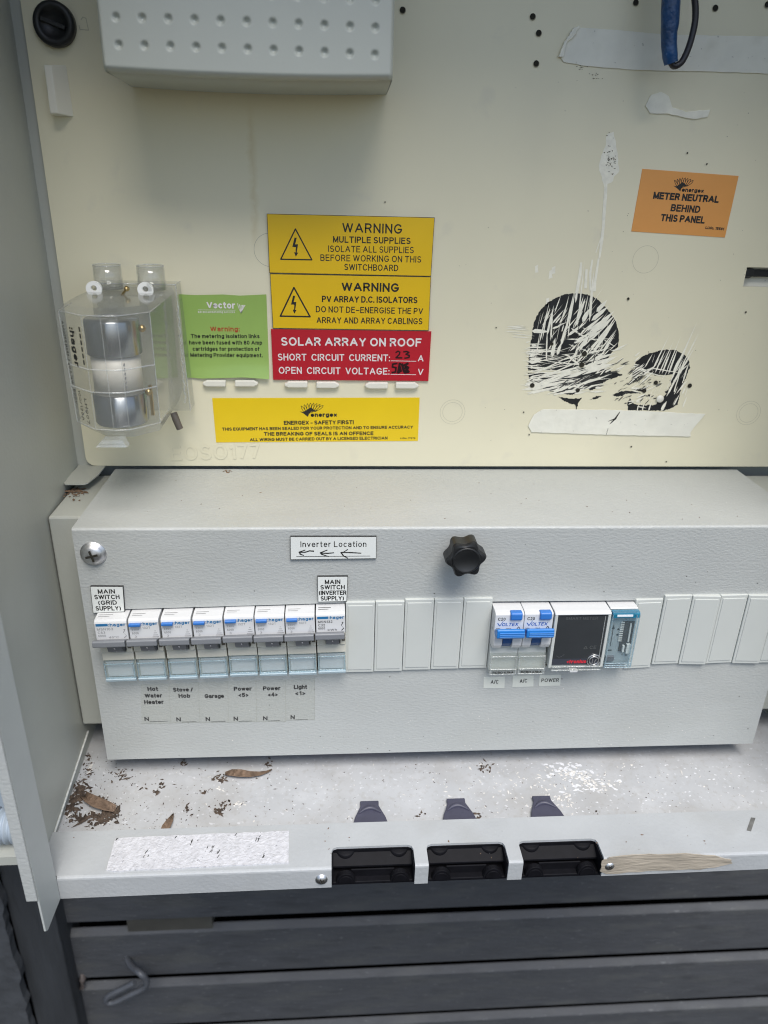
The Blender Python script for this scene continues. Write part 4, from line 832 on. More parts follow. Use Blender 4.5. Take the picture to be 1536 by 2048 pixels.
b.add(bt, [(i*15+k, i*15+k+1, (i+1)*15+k+1, (i+1)*15+k) for i in range(7) for k in range(14)])
b.add([(XA, fy(XA, zb_(XA)), zb_(XA)), (XA, YP, zb_(XA)-1), (XA, YP, ZTOP), (XA, fy(XA, 300), ZTOP)], [(0, 1, 2, 3)], False)
b.add([(XB, fy(XB, zb_(XB)), zb_(XB)), (XB+1, YP, zb_(XB)-1), (XB+1, YP, ZTOP), (XB, fy(XB, 300), ZTOP)], [(0, 1, 2, 3)], False)
b.build('housing', M_meter, me_, recalc=False)

# ================================================================== FUSE CARRIER
fu = thing('fuse_carrier', 'clear plastic fuse holder with silver capped cartridge inside', 'fuse holder', (18, YP, 50))
TZ, BZ = 119.5, 51.0
def sec(z, k):                                                # horizontal section, k scales towards the axis
    k_ = (z-BZ)/(TZ-BZ); pts = [(-7-k_, 94), (-7-k_, 46), (-4.8-1.8*k_, 19), (9, 5), (19, 3.4), (27, 4.2), (40.6, 18), (40.2, 46), (39.4, 94)]
    return [(18+(x-18)*k, YP-(YP-y)*(k if i not in (0, 8) else 1), z) for i, (x, y) in enumerate(pts)]
sA, sB, sC, sD = sec(TZ+1, 0.93), sec(TZ-2, 1), sec(BZ+6, 1), sec(BZ-2, 0.86)
b = MB()
for a, c in ((sA, sB), (sB, sC), (sC, sD)): b.prism(a, c, caps=False)
b.add(sA, [tuple(range(9))]); b.add(sD, [tuple(range(9))])
shell = b.build('clear_shell', M_clear, fu)
b = MB()
for L_ in (sB, sC): b.tube(L_[1:8], 0.34, 6)
for i in range(1, 8):
    if i in (2, 3, 4, 5, 6): b.tube([sB[i], sC[i]], 0.34 if i in (2, 6) else 0.2, 6)
for t_ in (0.46, 0.66):                                  # moulded ribs
    L_ = [tuple(Vector(sB[i]).lerp(Vector(sC[i]), t_) + Vector((0, -0.1, 0))) for i in range(2, 7)]; b.tube(L_, 0.45, 6)
b.build('moulded_edge_highlights', M_edge, shell)  # whitened tubes paint highlights along the moulded edges; ribs included
b = MB()                                                       # base block and side cover
b.prism([(-7, 95.5, 46), (46, 95.5, 46), (46, 80, 46), (-7, 80, 46)], [(-7, 95.5, 124), (43, 95.5, 124), (43, 80, 124), (-7, 80, 124)])
base = b.build('clear_base', M_clear, fu)
b = MB()
for p_, q_ in (((46, 80, 46), (43, 80, 124)), ((-7, 80, 124), (43, 80, 124)), ((43, 80, 124), (43, 95, 124))): b.tube([p_, q_], 0.45, 6)
b.build('moulded_edge_highlights', M_edge, base)  # base edges get the same painted highlight tubes
b = MB(); b.tube([(43.6+0.5*math.sin(i*1.3), 78.5, 112-i*1.4) for i in range(44)], [0.45+0.3*(i % 2) for i in range(44)], 6); b.build('twisted_wire', M_edge, base)
for cx in (5.0, 30.0):                                         # cable entry tubes
    b = MB(); b.lathe([(8.2, 0), (7.9, 13.5), (7.4, 13.5), (7.6, 0)], (cx, 76, 121.5), (0, 0, 1), 28); o = b.build('entry_tube', M_clear, fu)
    b = MB(); b.tube([(cx+math.cos(k*math.pi/14)*7.7, 76+math.sin(k*math.pi/14)*7.7, 135) for k in range(29)], 0.35, 6); b.build('rim', M_edge, o)
for cx in (-1.6, 27.8):                                        # white sealing eyelets
    b = MB(); pr, hl = [], []
    cz, cy = 122.3, 68
    for k in range(25):
        a = 2*math.pi*k/24; pr.append((cx+math.cos(a)*4.6, cz+max(-0.75, math.sin(a))*4.3)); hl.append((cx+math.cos(a)*1.7, cz+0.4+math.sin(a)*1.6))
    b.add([(x, cy, z) for x, z in pr]+[(x, cy, z) for x, z in hl], [(k, k+1, 26+k, 25+k) for k in range(24)])
    b.add([(x, cy, z) for x, z in pr]+[(x, cy+2, z) for x, z in pr], [(k, k+1, 26+k, 25+k) for k in range(24)])
    b.add([(x, cy, z) for x, z in hl]+[(x, cy+2, z) for x, z in hl], [(k, k+1, 26+k, 25+k) for k in range(24)])
    b.build('eyelet', mat('eyelet_white', (0.85, 0.85, 0.82), 0.4), fu, recalc=False)
# cartridge
b = MB(); cx, cy = 13.0, 44
b.lathe([(13.6, 68), (13.6, 90)], (cx, cy, 0), (0, 0, 1), 40); ca = b.build('cartridge', M_ceram, fu)
b = MB(); b.lathe([(0.01, 110), (14.4, 110), (15, 109), (15, 90.5), (14.2, 90)], (cx, cy, 0), (0, 0, 1), 40); b.build('end_cap', M_silver, ca)
b = MB(); b.lathe([(14.2, 68), (15, 67.5), (15, 51), (14.4, 50), (0.01, 50)], (cx, cy, 0), (0, 0, 1), 40); b.build('end_cap', M_silver, ca)
b = MB()
for j, (sx__, zz) in enumerate((('80A', 87), ('HRC', 80), ('gG', 74))): pass
for k in range(7):
    a0 = -0.35; a = a0+0.02
    p0 = Vector((cx+13.8*math.sin(0.55), cy-13.8*math.cos(0.55), 70+k*2.6)); b.tube([p0, p0+Vector((0.4, 0.2, 1.3))], 0.35, 5)
b.build('cartridge_print', M_inkg, ca)
b = MB()
for zz in (106, 70): b.lathe([(2.0, 0), (2.0, 2), (0.01, 2.6)], (31.5, 36, zz), (0.2, -1, 0), 14)
b.box(30.2, 31.8, 42, 44, 54, 72); b.build('brass_contact', M_brass, fu)
b = MB(); b.tube([(14.5, 66, 119.5), (19, 60, 123.5)], 0.7, 8); b.lathe([(1.5, 0), (1.5, 1.2), (0.01, 1.6)], (19, 60, 123.5), (0.6, -0.5, 0.6), 14); b.build('brass_pin', M_brass, fu)
b = MB(); b.box(38.5, 41.2, 14, 17, 96, 97)
# pull tab
b = MB(); pa, pb = sD[3], sD[5]
q1 = [(10, 16, BZ-1.6), (21, 16, BZ-1.6), (21, 9, BZ-1.6), (10, 9, BZ-1.6)]; q2 = [(6.5, 14, 45.4), (23.5, 14, 45.4), (23.5, 8, 45.6), (6.5, 8, 45.6)]
b.prism(q1, q2); tb = b.build('pull_tab', M_edge, fu)
b = MB()
for k in range(4): b.tube([(9.5-k*.7, 8.4-k*0.1, 48.4-k*0.8), (21.5+k*.5, 8.4-k*0.1, 48.4-k*0.8)], 0.24, 5)
b.build('grip_ridge', M_edge, tb)
# printing down the left facet
b = MB(); A1, A2, B1, B2 = Vector(sB[2]), Vector(sB[3]), Vector(sC[2]), Vector(sC[3])
nrm = (A2-A1).cross(B1-A1).normalized(); nrm = nrm if nrm.y < 0 else -nrm
def facet(sx__, uu, v0, v1, cap, bold):                       # text running down the facet
    p0 = A1.lerp(A2, uu).lerp(B1.lerp(B2, uu), v0) + nrm*0.5; p1 = A1.lerp(A2, uu).lerp(B1.lerp(B2, uu), v1) + nrm*0.5
    text3(b, sx__, p0, p1-p0, (A2-A1).normalized()*cap, bold)
facet(':hager', 0.42, 0.12, 0.46, 4.4, 0.03)
facet('LH907', 0.62, 0.74, 0.97, 2.4, 0.0); facet('100/125A', 0.36, 0.68, 0.96, 2.2, 0.0); facet('500V~', 0.12, 0.68, 0.86, 2.0, 0.0); facet('AS60269 BS88-2 gG 2.7kW', 0.10, 0.08, 0.64, 1.9, 0.0)
b.stroke  # (print also carries a dark bar beside the name)
p0 = A1.lerp(A2, 0.86).lerp(B1.lerp(B2, 0.86), 0.10)+nrm*0.5; p1 = A1.lerp(A2, 0.86).lerp(B1.lerp(B2, 0.86), 0.44)+nrm*0.5; uu = (A2-A1).normalized()
for k in range(6):
    a = p0.lerp(p1, k/6); c = p0.lerp(p1, (k+0.72)/6); b.add([a, a+uu*1.3, c+uu*1.3, c], [(0, 1, 2, 3)])
b.build('printing', M_ink, shell, recalc=False)
# seal hanging on the right
b = MB(); b.tube([P((354, 815), 12), P((359, 827), 13), P((367, 846), 13)], [2.2, 2.4, 2.2], 10)
tag(b.build('lead_seal', M_lead, origin=P((352, 840), 12)), 'short dark crimped seal dangling beside the clear fuse holder', 'seal')

# ================================================================== TAPED WIRE
wr = thing('taped_wire', 'black cable looping out of a blue taped bundle hanging at top right', 'wire', (318, 75, 250))
PW = Plane(1, 74.0)
path = [PW(p) for p in [(1344, -90), (1343, -20), (1341, 20), (1340, 50), (1338, 66), (1338, 90), (1340, 112), (1342, 127)]]
b = MB(); b.tube(path, [5.0, 4.9, 4.9, 4.7, 4.3, 4.2, 4.1, 3.6], 14); b.build('blue_tape_sleeve', M_bluet, wr)
lp = [PW(p) for p in [(1340, 118), (1345, 130), (1354, 131), (1366, 120), (1379, 90), (1389, 50), (1391, 20), (1388, -10), (1380, -50), (1365, -110)]]
sm = []
for i in range(len(lp)-1):
    for k in range(4):
        t_ = k/4; p0, p1, p2, p3 = lp[max(i-1, 0)], lp[i], lp[i+1], lp[min(i+2, len(lp)-1)]
        sm.append(0.5*((2*p1)+(-p0+p2)*t_+(2*p0-5*p1+4*p2-p3)*t_*t_+(-p0+3*p1-3*p2+p3)*t_**3))
b = MB(); b.tube(sm, 1.75, 10); b.build('cable', M_cable, wr)

# ================================================================== BREAKER BOARD
XE0, XE1, ZE1 = -10.5, 427, -166.6
bd_ = thing('breaker_board', 'grey steel breaker board cover with black star knob and a long window full of breakers', 'switchboard', (208, 50, ZE1))
b = MB(); wx0, wx1, wz1, wz0 = -3.2, 432-8, -49.8, -98.5
# front as a frame round the window
ED = 1.2
wx1 = 425.5
sl = -3.1                                                     # the window is cut a little out of level
b.add([(XE0, 0, -1.6), (XE1, 0, -1.6), (XE1, 0, -51.2), (144, 0, -50.2), (wx0, 0, -50.2+sl), (XE0, 0, -50.2+sl)], [(0, 1, 2, 3, 4, 5)])
b.add([(XE0, 0, ZE1), (XE1, 0, ZE1), (XE1, 0, wz0), (144, 0, wz0), (wx0, 0, wz0+sl), (XE0, 0, wz0+sl)], [(0, 1, 2, 3, 4, 5)])
b.add([(XE0, 0, -50.2+sl), (wx0, 0, -50.2+sl), (wx0, 0, wz0+sl), (XE0, 0, wz0+sl)], [(0, 1, 2, 3)])
wz1 = -51.2
b.add([(wx1, 0, wz0), (XE1, 0, wz0), (XE1, 0, wz1), (wx1, 0, wz1)], [(0, 1, 2, 3)])
pr = [(0, -1.6), (0.15, -0.95), (0.55, -0.4), (1.1, -0.1), (1.8, 0), (95, 0.4)]
b.add([(XE0, y, z) for y, z in pr]+[(XE1, y, z) for y, z in pr], [(i, i+1, 7+i, 6+i) for i in range(5)], False)
b.add([(XE0, 0, ZE1), (XE0, 0, -1.6), (XE0, 1.8, 0), (XE0, 95, 0.4), (XE0, 95, ZE1)], [(0, 1, 2, 3, 4)])
b.add([(XE1, 0, ZE1), (XE1, 0, -1.6), (XE1, 1.8, 0), (XE1, 95, 0.4), (XE1, 95, ZE1)], [(0, 1, 2, 3, 4)])
b.add([(XE0, 0, ZE1), (XE1, 0, ZE1), (XE1, 12, ZE1), (XE0, 12, ZE1)], [(0, 1, 2, 3)])
b.add([(wx0, 0, -50.2+sl), (144, 0, -50.2), (144, ED, -50.2), (wx0, ED, -50.2+sl)], [(0, 1, 2, 3)]); b.add([(144, 0, -50.2), (wx1, 0, wz1), (wx1, ED, wz1), (144, ED, -50.2)], [(0, 1, 2, 3)])
cov = b.build('front_cover', M_grey, bd_, recalc=False)
b = MB(); b.box(wx0-4, wx1+1, 14, 15, wz0-8, wz1+8); b.build('window_back', M_void, bd_)  # black sheet paints the shaded interior behind the window
b = MB(); b.prism([(wl(60)+0.6, 25, -157), (XR-0.5, 25, -157), (XR-0.5, 94, -157), (wl(94)+0.6, 94, -157)], [(wl(25)+0.9, 25, -3.6), (XR-0.5, 25, -3.6), (XR-0.5, 94, -1.5), (wl(94)+0.6, 94, -1.5)])
b = MB(); b.box(-32.4, XE0-0.4, 25, 95, -158, -4); b.build('housing', M_cab, bd_, bevel=1.2)
b = MB(); b.box(XE1+0.4, XR-0.6, 25, 95, -158, -4); b.build('housing', M_cab, bd_, bevel=1.2)
b = MB(); b.box(XE0+1, XE1-1, 70, 95, -158, -4); b.build('housing', M_cab, bd_)
# dust and marks on the painted front
bw, bk = MB(), MB(); rg = random.Random(31)
for i in range(150):
    x = rg.triangular(0, 420, 330); z = -166+abs(rg.gauss(0, 26)); 
    if z > -104: continue
    r0 = rg.uniform(0.1, 0.38); bw.disc((x, -0.05-0.0005*i, z), r0*rg.uniform(.6, 1.6), r0, 6, 0.35)
for i in range(60):
    x = rg.uniform(-8, 424); z = rg.choice((rg.uniform(-165, -104), rg.uniform(-165, -150), rg.uniform(-45, -4))); r0 = rg.uniform(0.1, 0.34); bk.disc((x, -0.16-0.0005*i, z), r0*rg.uniform(.5, 2.2), r0, 6, 0.35)
bw.build('pale_dust', M_dirtl, cov, recalc=False)['kind'] = 'stuff'; bk.build('dark_specks', mat('speck_dark', (0.10, 0.09, 0.075), 0.8), cov, recalc=False)['kind'] = 'stuff'
# thumb knob
kc = E((932, 1112)); kc = Vector((212.3, 0, -11.6)); b = MB()
def star(r0, r1, y, ph=0.12):
    return [(kc.x+math.cos(a)*(r0+(r1-r0)*(0.5+0.5*math.cos(6*(a-ph)))**1.25), y, kc.z+math.sin(a)*(r0+(r1-r0)*(0.5+0.5*math.cos(6*(a-ph)))**1.25)) for a in [2*math.pi*k/72 for k in range(72)]]
ls = [star(9.0, 11.0, -8), star(9.5, 11.9, -9), star(9.5, 11.9, -18), star(8.8, 11.2, -19.6), star(8.2, 9.2, -20)]
for i in range(4): b.prism(ls[i], ls[i+1], caps=False, smooth=True)
b.add(ls[0], [tuple(range(72))]); b.add(ls[4], [tuple(range(72))])
kn = b.build('star_knob', M_knob, bd_)
b = MB(); b.lathe([(8.0, 19.9), (7.9, 20.6), (7.0, 20.8), (6.6, 20.3), (0.01, 20.3)], (kc.x, 0, kc.z), (0, -1, 0), 36); b.build('knob_cap', M_knob, kn)
b = MB(); b.lathe([(5, 0), (5, 8)], (kc.x, 0, kc.z), (0, -1, 0), 20); b.build('knob_stem', M_knob, kn)
sc_c = E((187, 1107)); sc_c.y = 0
screw(bd_, sc_c, (0, -1, 0), 6.6, slotrot=0.25)
# tail of red cable glimpsed underneath the cover
b = MB(); b.tube([(120+8*i, 22+2*math.sin(i), ZS+4) for i in range(9)], 2.6, 8); tag(b.build('red_cable', M_redc, origin=(150, 14, ZS+4)), 'dark red cable glimpsed under the breaker board cover', 'cable')

# ------------------------------------------------------------------ breakers (local millimetres, x 0..17.7, z measured from the window top)
ZW = -50.2
def breaker(label, group, test, main, ratings):
    r_ = thing('circuit_breaker', label, 'circuit breaker', (0, 0, 0), group); o0 = (0, 0, 0)
    W_ = 17.5; b = MB()
    b.px([(13, -0.7), (-2, -0.7), (-8.2, -1.1), (-9.5, -1.8), (-10, -3.0), (-10, -14.6), (-3.5, -15.0), (-3.5, -25.5), (13, -25.5)], 0.1, W_)
    bod = b.build('body', M_mcb, r_, bevel=0.35)
    b = MB(); b.px([(13, -25.6), (-4.4, -25.6), (-5.6, -26.6), (-6.0, -31.4), (-3.8, -31.8), (-3.8, -45.4), (13, -45.4)], 0.1, W_)
    b.px([(-3.4, -17), (-6.6, -20.2), (-6.6, -25.4), (-3.4, -25.4)], 0.1, 5.4); b.px([(-3.4, -17), (-6.6, -20.2), (-6.6, -25.4), (-3.4, -25.4)], 14.3, W_)
    b.build('terminal_block', M_mcbc, r_, bevel=0.25)
    b = MB(); b.px([(-9.2, -14.2), (-15.8, -11.0), (-16.9, -11.5), (-17.1, -14.7), (-16.2, -15.4), (-13, -16.0), (-9.2, -16.0)], -0.5, W_-0.6)
    tg = b.build('toggle', M_tog, r_, bevel=0.45)
    b = MB(); b.px([(-8, -15.9), (-13.2, -16.1), (-11.5, -21.6), (-6.5, -25.2), (-4, -25.2)], 5.8, 13.6); st = b.build('stem', M_togd, tg)
    b = MB(); b.px([(-12.9, -18.2), (-13.0, -18.4), (-9.6, -23.2), (-9.3, -22.9)], 9.4, 10.0); b.build('mark', M_inkw, st)
    b = MB(); b.box(15.3, 17.2, -7.2, -3.5, -22.4, -18.4); b.build('indicator', mat('indicator_dark', (0.10, 0.09, 0.07), 0.5), r_)
    # blue see-through label carrier over a pale card
    b = MB(); b.box(1.4, 16.1, -4.6, -3.9, -44.0, -33.2); b.build('label_card', mat('label_card', (0.56, 0.585, 0.575), 0.6), r_)
    b = MB(); b.px([(-4.2, -32.0), (-6.6, -32.2), (-6.9, -44.8), (-6.2, -45.9), (-4.0, -45.9)], 0.25, W_-0.15)
    cv = b.build('label_cover', M_blue, r_)
    b = MB()
    for (xa, ya, za, xb, yb, zb__) in ((0.7, -6.9, -33.6, 16.9, -6.9, -33.6), (0.7, -7.0, -43.4, 16.9, -7.0, -43.4), (0.8, -6.9, -33.0, 0.8, -7.0, -45.2), (16.7, -6.9, -33.0, 16.7, -7.0, -45.2)): b.tube([(xa, ya, za), (xb, yb, zb__)], 0.45, 6)
    b.build('cover_frame', M_bluee, cv)
    b = MB(); b.px([(-6.4, -43.8), (-8.0, -44.4), (-7.0, -46.2), (-5.0, -46.2)], 0.4, W_-0.3); b.build('cover_edge_highlight', clear('pale_blue_highlight', (0.8, 0.92, 0.96), 0.55, 2.0, (0.72, 0.84, 0.90)), cv)  # pale bar paints the highlight on the cover's bottom edge
    if test:
        b = MB(); b.px([(-9.6, -3.2), (-12.2, -2.6), (-12.7, -2.9), (-12.7, -4.2), (-12.2, -4.6), (-9.6, -5.0)], 0.9, 7.4); b.build('test_button', M_btn, r_, bevel=0.25)
    y = -10.06; b = MB()
    if not test:
        b.add([(0.9, y, -3.1), (7.4, y, -3.1), (7.4, y, -4.8), (0.9, y, -4.8)], [(0, 1, 2, 3)])
    text3(b, ':hager', (7.7, y, -5.0), (9.2, 0, 0), (0, 0, 2.1), 0.022); b.build('brand_lettering', M_inkb, bod, recalc=False)
    b = MB()
    if main:
        text3(b, main, (1.3, y, -7.6), (8.6, 0, 0), (0, 0, 1.7)); text3(b, ratings[0], (1.4, y, -9.9), (4.0, 0, 0), (0, 0, 1.7)); text3(b, ratings[1], (1.4, y, -12.0), (4.0, 0, 0), (0, 0, 1.5)); text3(b, ratings[2], (7.0, y, -13.2), (5.4, 0, 0), (0, 0, 1.5))
        for xa, za, xb, zb__ in ((15.2, -7.2, 16.2, -7.2), (16.0, -7.2, 15.0, -9.4), (15.0, -9.4, 16.4, -11.4), (16.4, -11.4, 15.0, -13.0)): b.add([(xa, y, za), (xa+0.35, y, za-0.3), (xb+0.35, y, zb__-0.3), (xb, y, zb__)], [(0, 1, 2, 3)])
    else:
        text3(b, ratings[0], (8.0, y, -7.4), (4.6, 0, 0), (0, 0, 1.5)); text3(b, '230V', (1.6, y, -8.4), (4.2, 0, 0), (0, 0, 1.1))
        text3(b, '6000', (1.6, y, -11.0), (3.8, 0, 0), (0, 0, 1.5)); text3(b, '3', (2.8, y, -13.2), (1.2, 0, 0), (0, 0, 1.4))
        for (w_, z_) in ((0.8, -8.8), (1.8, -10.2), (2.8, -11.6), (3.8, -12.9)): b.add([(15-w_/2, y, z_), (15+w_/2, y, z_), (15+w_/2, y, z_-0.4), (15-w_/2, y, z_-0.4)], [(0, 1, 2, 3)])
    for k, (ln, hh) in enumerate(((7.5, 0.5), (6.0, 0.4))):
        yy, zz = -3.4-1.9*k, -0.70-0.06*k; b.add([(1.6, yy, zz), (1.6+ln, yy, zz), (1.6+ln, yy-hh, zz-.01), (1.6, yy-hh, zz-.01)], [(0, 1, 2, 3)])
    b.build('rating_lettering', M_inkg if not main or main.endswith('163') else M_ink, bod, recalc=False)
    return r_
circ = ['Hot Water Heater', 'Stove / Hob', 'Garage', 'Power <5>', 'Power <4>', 'Light <1>']
grp = 'white breakers in a row on the left of the board'
b0 = breaker('main switch breaker under the MAIN SWITCH (GRID SUPPLY) plate, no blue button', grp, False, 'MSN163', ('C63', '6000', '40°C')); ROLL = -0.0215
def zrow(x): return ZW - 0.2 + 3.1*(x-144)/144
b0.location = (-2.6*MM, 0, (zrow(0)-0.2)*MM); b0.rotation_euler.y = ROLL; b0.scale.x = 1.07
kinds = ['20T', '32T', '40T', '20T', '16T', '10T']
proto = breaker('white breaker with blue test button above the clear sticker Hot Water Heater', grp, True, None, ('132T',)); proto.location = (17.0*MM, -0.2*MM, zrow(18)*MM); proto.rotation_euler.y = ROLL
for k in range(1, 6):
    c = copy_tree(proto); c.location = ((18.3+18.0*k-(0.6 if k == 1 else 0.2 if k == 2 else 0))*MM, random.uniform(-0.3, 0.1)*MM, (zrow(18.3+18*k)+random.uniform(-0.1, 0.25))*MM)
    c['label'] = 'white breaker with blue test button above the clear sticker ' + circ[k]
b7 = breaker('breaker under the MAIN SWITCH (INVERTER SUPPLY) plate, beside the first blank filler', grp, False, 'MSN132', ('C32', '6000', 'kWh')); b7.location = (126.4*MM, 0, (zrow(126)+0.2)*MM); b7.rotation_euler.y = ROLL

# ------------------------------------------------------------------ blank fillers
def filler(x, z1_, h, tilt, label, lean=0.0):
    r_ = thing('blank_filler', label, 'filler', (0, 0, 0), 'blank fillers in the board window')
    r_.location = (x*MM, 0, z1_*MM); r_.rotation_euler = (lean, 0, tilt)
    b = MB(); b.box(0.1, 17.8, -1.8, 3, -h, 0); b.build('plate', M_fill, r_, bevel=0.45)
    b = MB(); b.box(1.5, 16.4, -2.2, -1.5, -h+2.2, -2.2); b.build('raised_face', M_fill, r_, bevel=0.3)
    return r_
for k, (dz, h, lb) in enumerate(((0.4, 51, 'blank grey filler touching the inverter main switch breaker'), (0.7, 51, 'second blank filler right of the inverter main switch breaker'), (1.9, 51.5, 'middle one of the five blank fillers between the two breaker groups'), (2.0, 51.3, 'blank filler second left of the blue handled switches'), (2.2, 51.3, 'blank filler touching the blue handled switch pair on its right'))):
    filler(144.4+18.0*k, -49.3+dz, h, 0.0, lb)
for k, (dz, h, tl, lb) in enumerate(((-0.2, 51.4, 0.05, 'blank filler touching the blue tinted time switch'), (2.4, 51, 0.03, 'second blank filler right of the blue tinted time switch'), (2.2, 51, -0.05, 'third blank filler right of the blue tinted time switch, slightly turned'), (2.3, 51, 0.04, 'fourth blank filler right of the blue tinted time switch'), (2.2, 51, -0.05, 'fifth blank filler right of the blue tinted time switch, slightly turned'), (2.2, 51, 0.03, 'blank filler cut off by the right edge of the photo'))):
    filler(324.3+18.0*k - (1.0 if k == 5 else 0), -49.3+dz, h, tl if k < 5 else 0, lb)

# ------------------------------------------------------------------ blue handled switches
def rcbo(label):
    r_ = thing('residual_current_switch', label, 'circuit breaker', (0, 0, 0), 'pair of white switches with blue handles'); W_ = 17.8
    b = MB(); b.px([(13, -0.7), (-7, -0.7), (-10.2, -1.1), (-11, -2.2), (-11, -14.5), (-5, -14.8), (-5, -27), (13, -27)], 0.1, W_); bod = b.build('body', M_mcb, r_, bevel=0.35)
    b = MB()
    pr = [(-4.5, -13), (-11.2, -14), (-12.4, -17), (-12.0, -23.0), (-10.0, -26.4), (-4.5, -26.8)]
    b.px(pr, 0.1, 5.6); cheek = b.build('cheek', M_mcb, r_, bevel=0.6, seg=3)
    b = MB(); b.px(pr, 11.8, W_); b.build('cheek', M_mcb, r_, bevel=0.6, seg=3)
    b = MB(); b.px([(13, -27.1), (-5, -27.9), (-5.6, -33), (-6.0, -45.5), (13, -45.5)], 0.1, W_); b.build('terminal_block', M_fill, r_, bevel=0.3)
    b = MB(); b.px([(-6, -32.6), (-8.2, -33.2), (-9.0, -43.5), (-8.4, -47.2), (-3.5, -47.2), (-3.5, -45.6), (-6.6, -44.3)], 0.2, W_-0.1); cv = b.build('label_cover', M_clear2, r_)
    b = MB()
    for p_, q_ in (((0.8, -8.4, -34), (17, -8.4, -34)), ((0.8, -9.1, -43.0), (17, -9.1, -43.0)), ((0.7, -8.4, -34), (0.7, -9, -46.6)), ((16.9, -8.4, -34), (16.9, -9, -46.6)), ((0.7, -8.5, -47), (17, -8.5, -47))): b.tube([p_, q_], 0.4, 6)
    b.build('cover_frame', M_edge, cv)
    b = MB(); text3(b, 'RCBO 4.5kA', (2.2, -9.2, -46.2), (13.4, 0, 0), (0, 0, 1.7), 0.02); b.build('lettering', M_ink, cv, recalc=False)
    b = MB(); b.px([(-10.2, -12.4), (-16.8, -8.4), (-17.9, -9.0), (-18.2, -13.8), (-17.4, -14.9), (-13, -15.4), (-10.2, -15.2)], 0.4, W_-0.5); tg = b.build('toggle', M_btn2, r_, bevel=0.6, seg=3)
    b = MB()
    for k in range(3): b.box(2.0, W_-0.6, -18.5, -17.8, -10.9-k*1.2, -10.5-k*1.2)
    b.build('grip_ridge', mat('toggle_blue_light', (0.10, 0.30, 0.66), 0.35), tg)
    b = MB(); b.px([(-5, -15), (-12.6, -15.2), (-11.5, -22.0), (-9, -25.6), (-5, -25.8)], 5.9, 11.5); b.build('stem', M_btnd, tg)
    b = MB(); b.px([(-8, -0.2), (-11.4, -0.1), (-12.6, -0.9), (-12.8, -4.6), (-11.6, -5.6), (-8, -5.8)], 9.2, 16.4); tb = b.build('test_button', M_btn, r_, bevel=0.9, seg=3)
    y = -11.06; b = MB(); text3(b, 'C20', (1.8, y, -6.0), (4.6, 0, 0), (0, 0, 2.1), 0.006)
    text3(b, '240V~', (1.2, y, -12.3), (3.0, 0, 0), (0, 0, 1.0)); text3(b, '30mA', (7.4, y, -12.3), (3.0, 0, 0), (0, 0, 1.0))
    for p_, q_ in (((13.6, -12.6), (15, -10.4)), ((15, -10.4), (16.3, -12.6)), ((16.3, -12.6), (13.6, -12.6))):
        d = Vector((q_[0]-p_[0], 0, q_[1]-p_[1])).normalized(); nn = Vector((-d.z, 0, d.x))*0.22; a = Vector((p_[0], y, p_[1])); c = Vector((q_[0], y, q_[1])); b.add([a-nn, a+nn, c+nn, c-nn], [(0, 1, 2, 3)])
    b.build('rating_lettering', M_ink, bod, recalc=False)
    b = MB(); text3(b, 'OLTEX', (4.3, y, -9.9), (10.0, 0, 0), (0, 0, 2.3), 0.012, 0.22)
    b.add([(1.5, y, -7.8), (2.2, y, -7.8), (3.5, y, -9.9), (2.9, y, -9.9)], [(0, 1, 2, 3)]); b.add([(2.9, y, -9.9), (3.5, y, -9.9), (5.4, y, -6.3), (5.0, y, -6.3)], [(0, 1, 2, 3)])
    b.build('brand_lettering', mat('navy_ink', (0.012, 0.09, 0.34), 0.5), bod, recalc=False)
    return r_
ZR = -51.4
ra = rcbo('white switch with blue handle beside the blank fillers, left of the pair'); ra.location = (234.4*MM, 0, ZR*MM)
rb = copy_tree(ra); rb.location = (252.4*MM, 0, (ZR+0.1)*MM); rb['label'] = 'white switch with blue handle next to the black screened energy meter'

# ------------------------------------------------------------------ small black meter
sm_ = thing('energy_meter', 'small white framed meter module with a black glossy screen', 'meter', (0, 0, 0)); sm_.location = (271.0*MM, 0, -51.4*MM)
b = MB(); b.px([(13, -0.7), (-9, -0.7), (-11, -1.1), (-11.6, -2.0), (-11.6, -2.6), (13, -2.6)], 0, 35); b.build('body', M_mcb, sm_, bevel=0.4)
b = MB(); b.px([(13, -2.7), (-10, -2.7), (-10, -41), (13, -41)], 0.4, 34.6); b.build('inner_body', M_fill, sm_)
for xa, xb in ((0.1, 2.0), (33.1, 34.9)):
    b = MB(); b.px([(-9, -2.6), (-11.5, -2.6), (-11.2, -41), (-9, -41)], xa, xb); b.build('bezel', M_fill, sm_, bevel=0.3)
b = MB(); b.px([(-10.1, -2.7), (-10.7, -2.7), (-10.7, -39.2), (-10.1, -39.2)], 2.05, 33.05); sc2 = b.build('screen', M_disp, sm_)
b = MB(); y = -10.76
text3(b, 'SMART METER', (7, y, -6.3), (20, 0, 0), (0, 0, 2.0)); text3(b, '⚠ CE', (21, y, -27.6), (8, 0, 0), (0, 0, 2.4))
for k in range(5): b.add([(4.5+k, y, -32-1.2*math.sin(k*.8)), (5.3+k, y, -32-1.2*math.sin((k+1)*.8)), (5.3+k, y, -32.4-1.2*math.sin((k+1)*.8)), (4.5+k, y, -32.4-1.2*math.sin(k*.8))], [(0, 1, 2, 3)])
b.build('lettering', M_dispt, sc2, recalc=False)
b = MB(); text3(b, '‹fronius', (11.5, -10.84, -38.0), (12.5, 0, 0), (0, 0, 2.6), 0.03); b.build('brand_lettering', mat('screen_red', (0.62, 0.03, 0.05), 0.4), sc2, recalc=False)
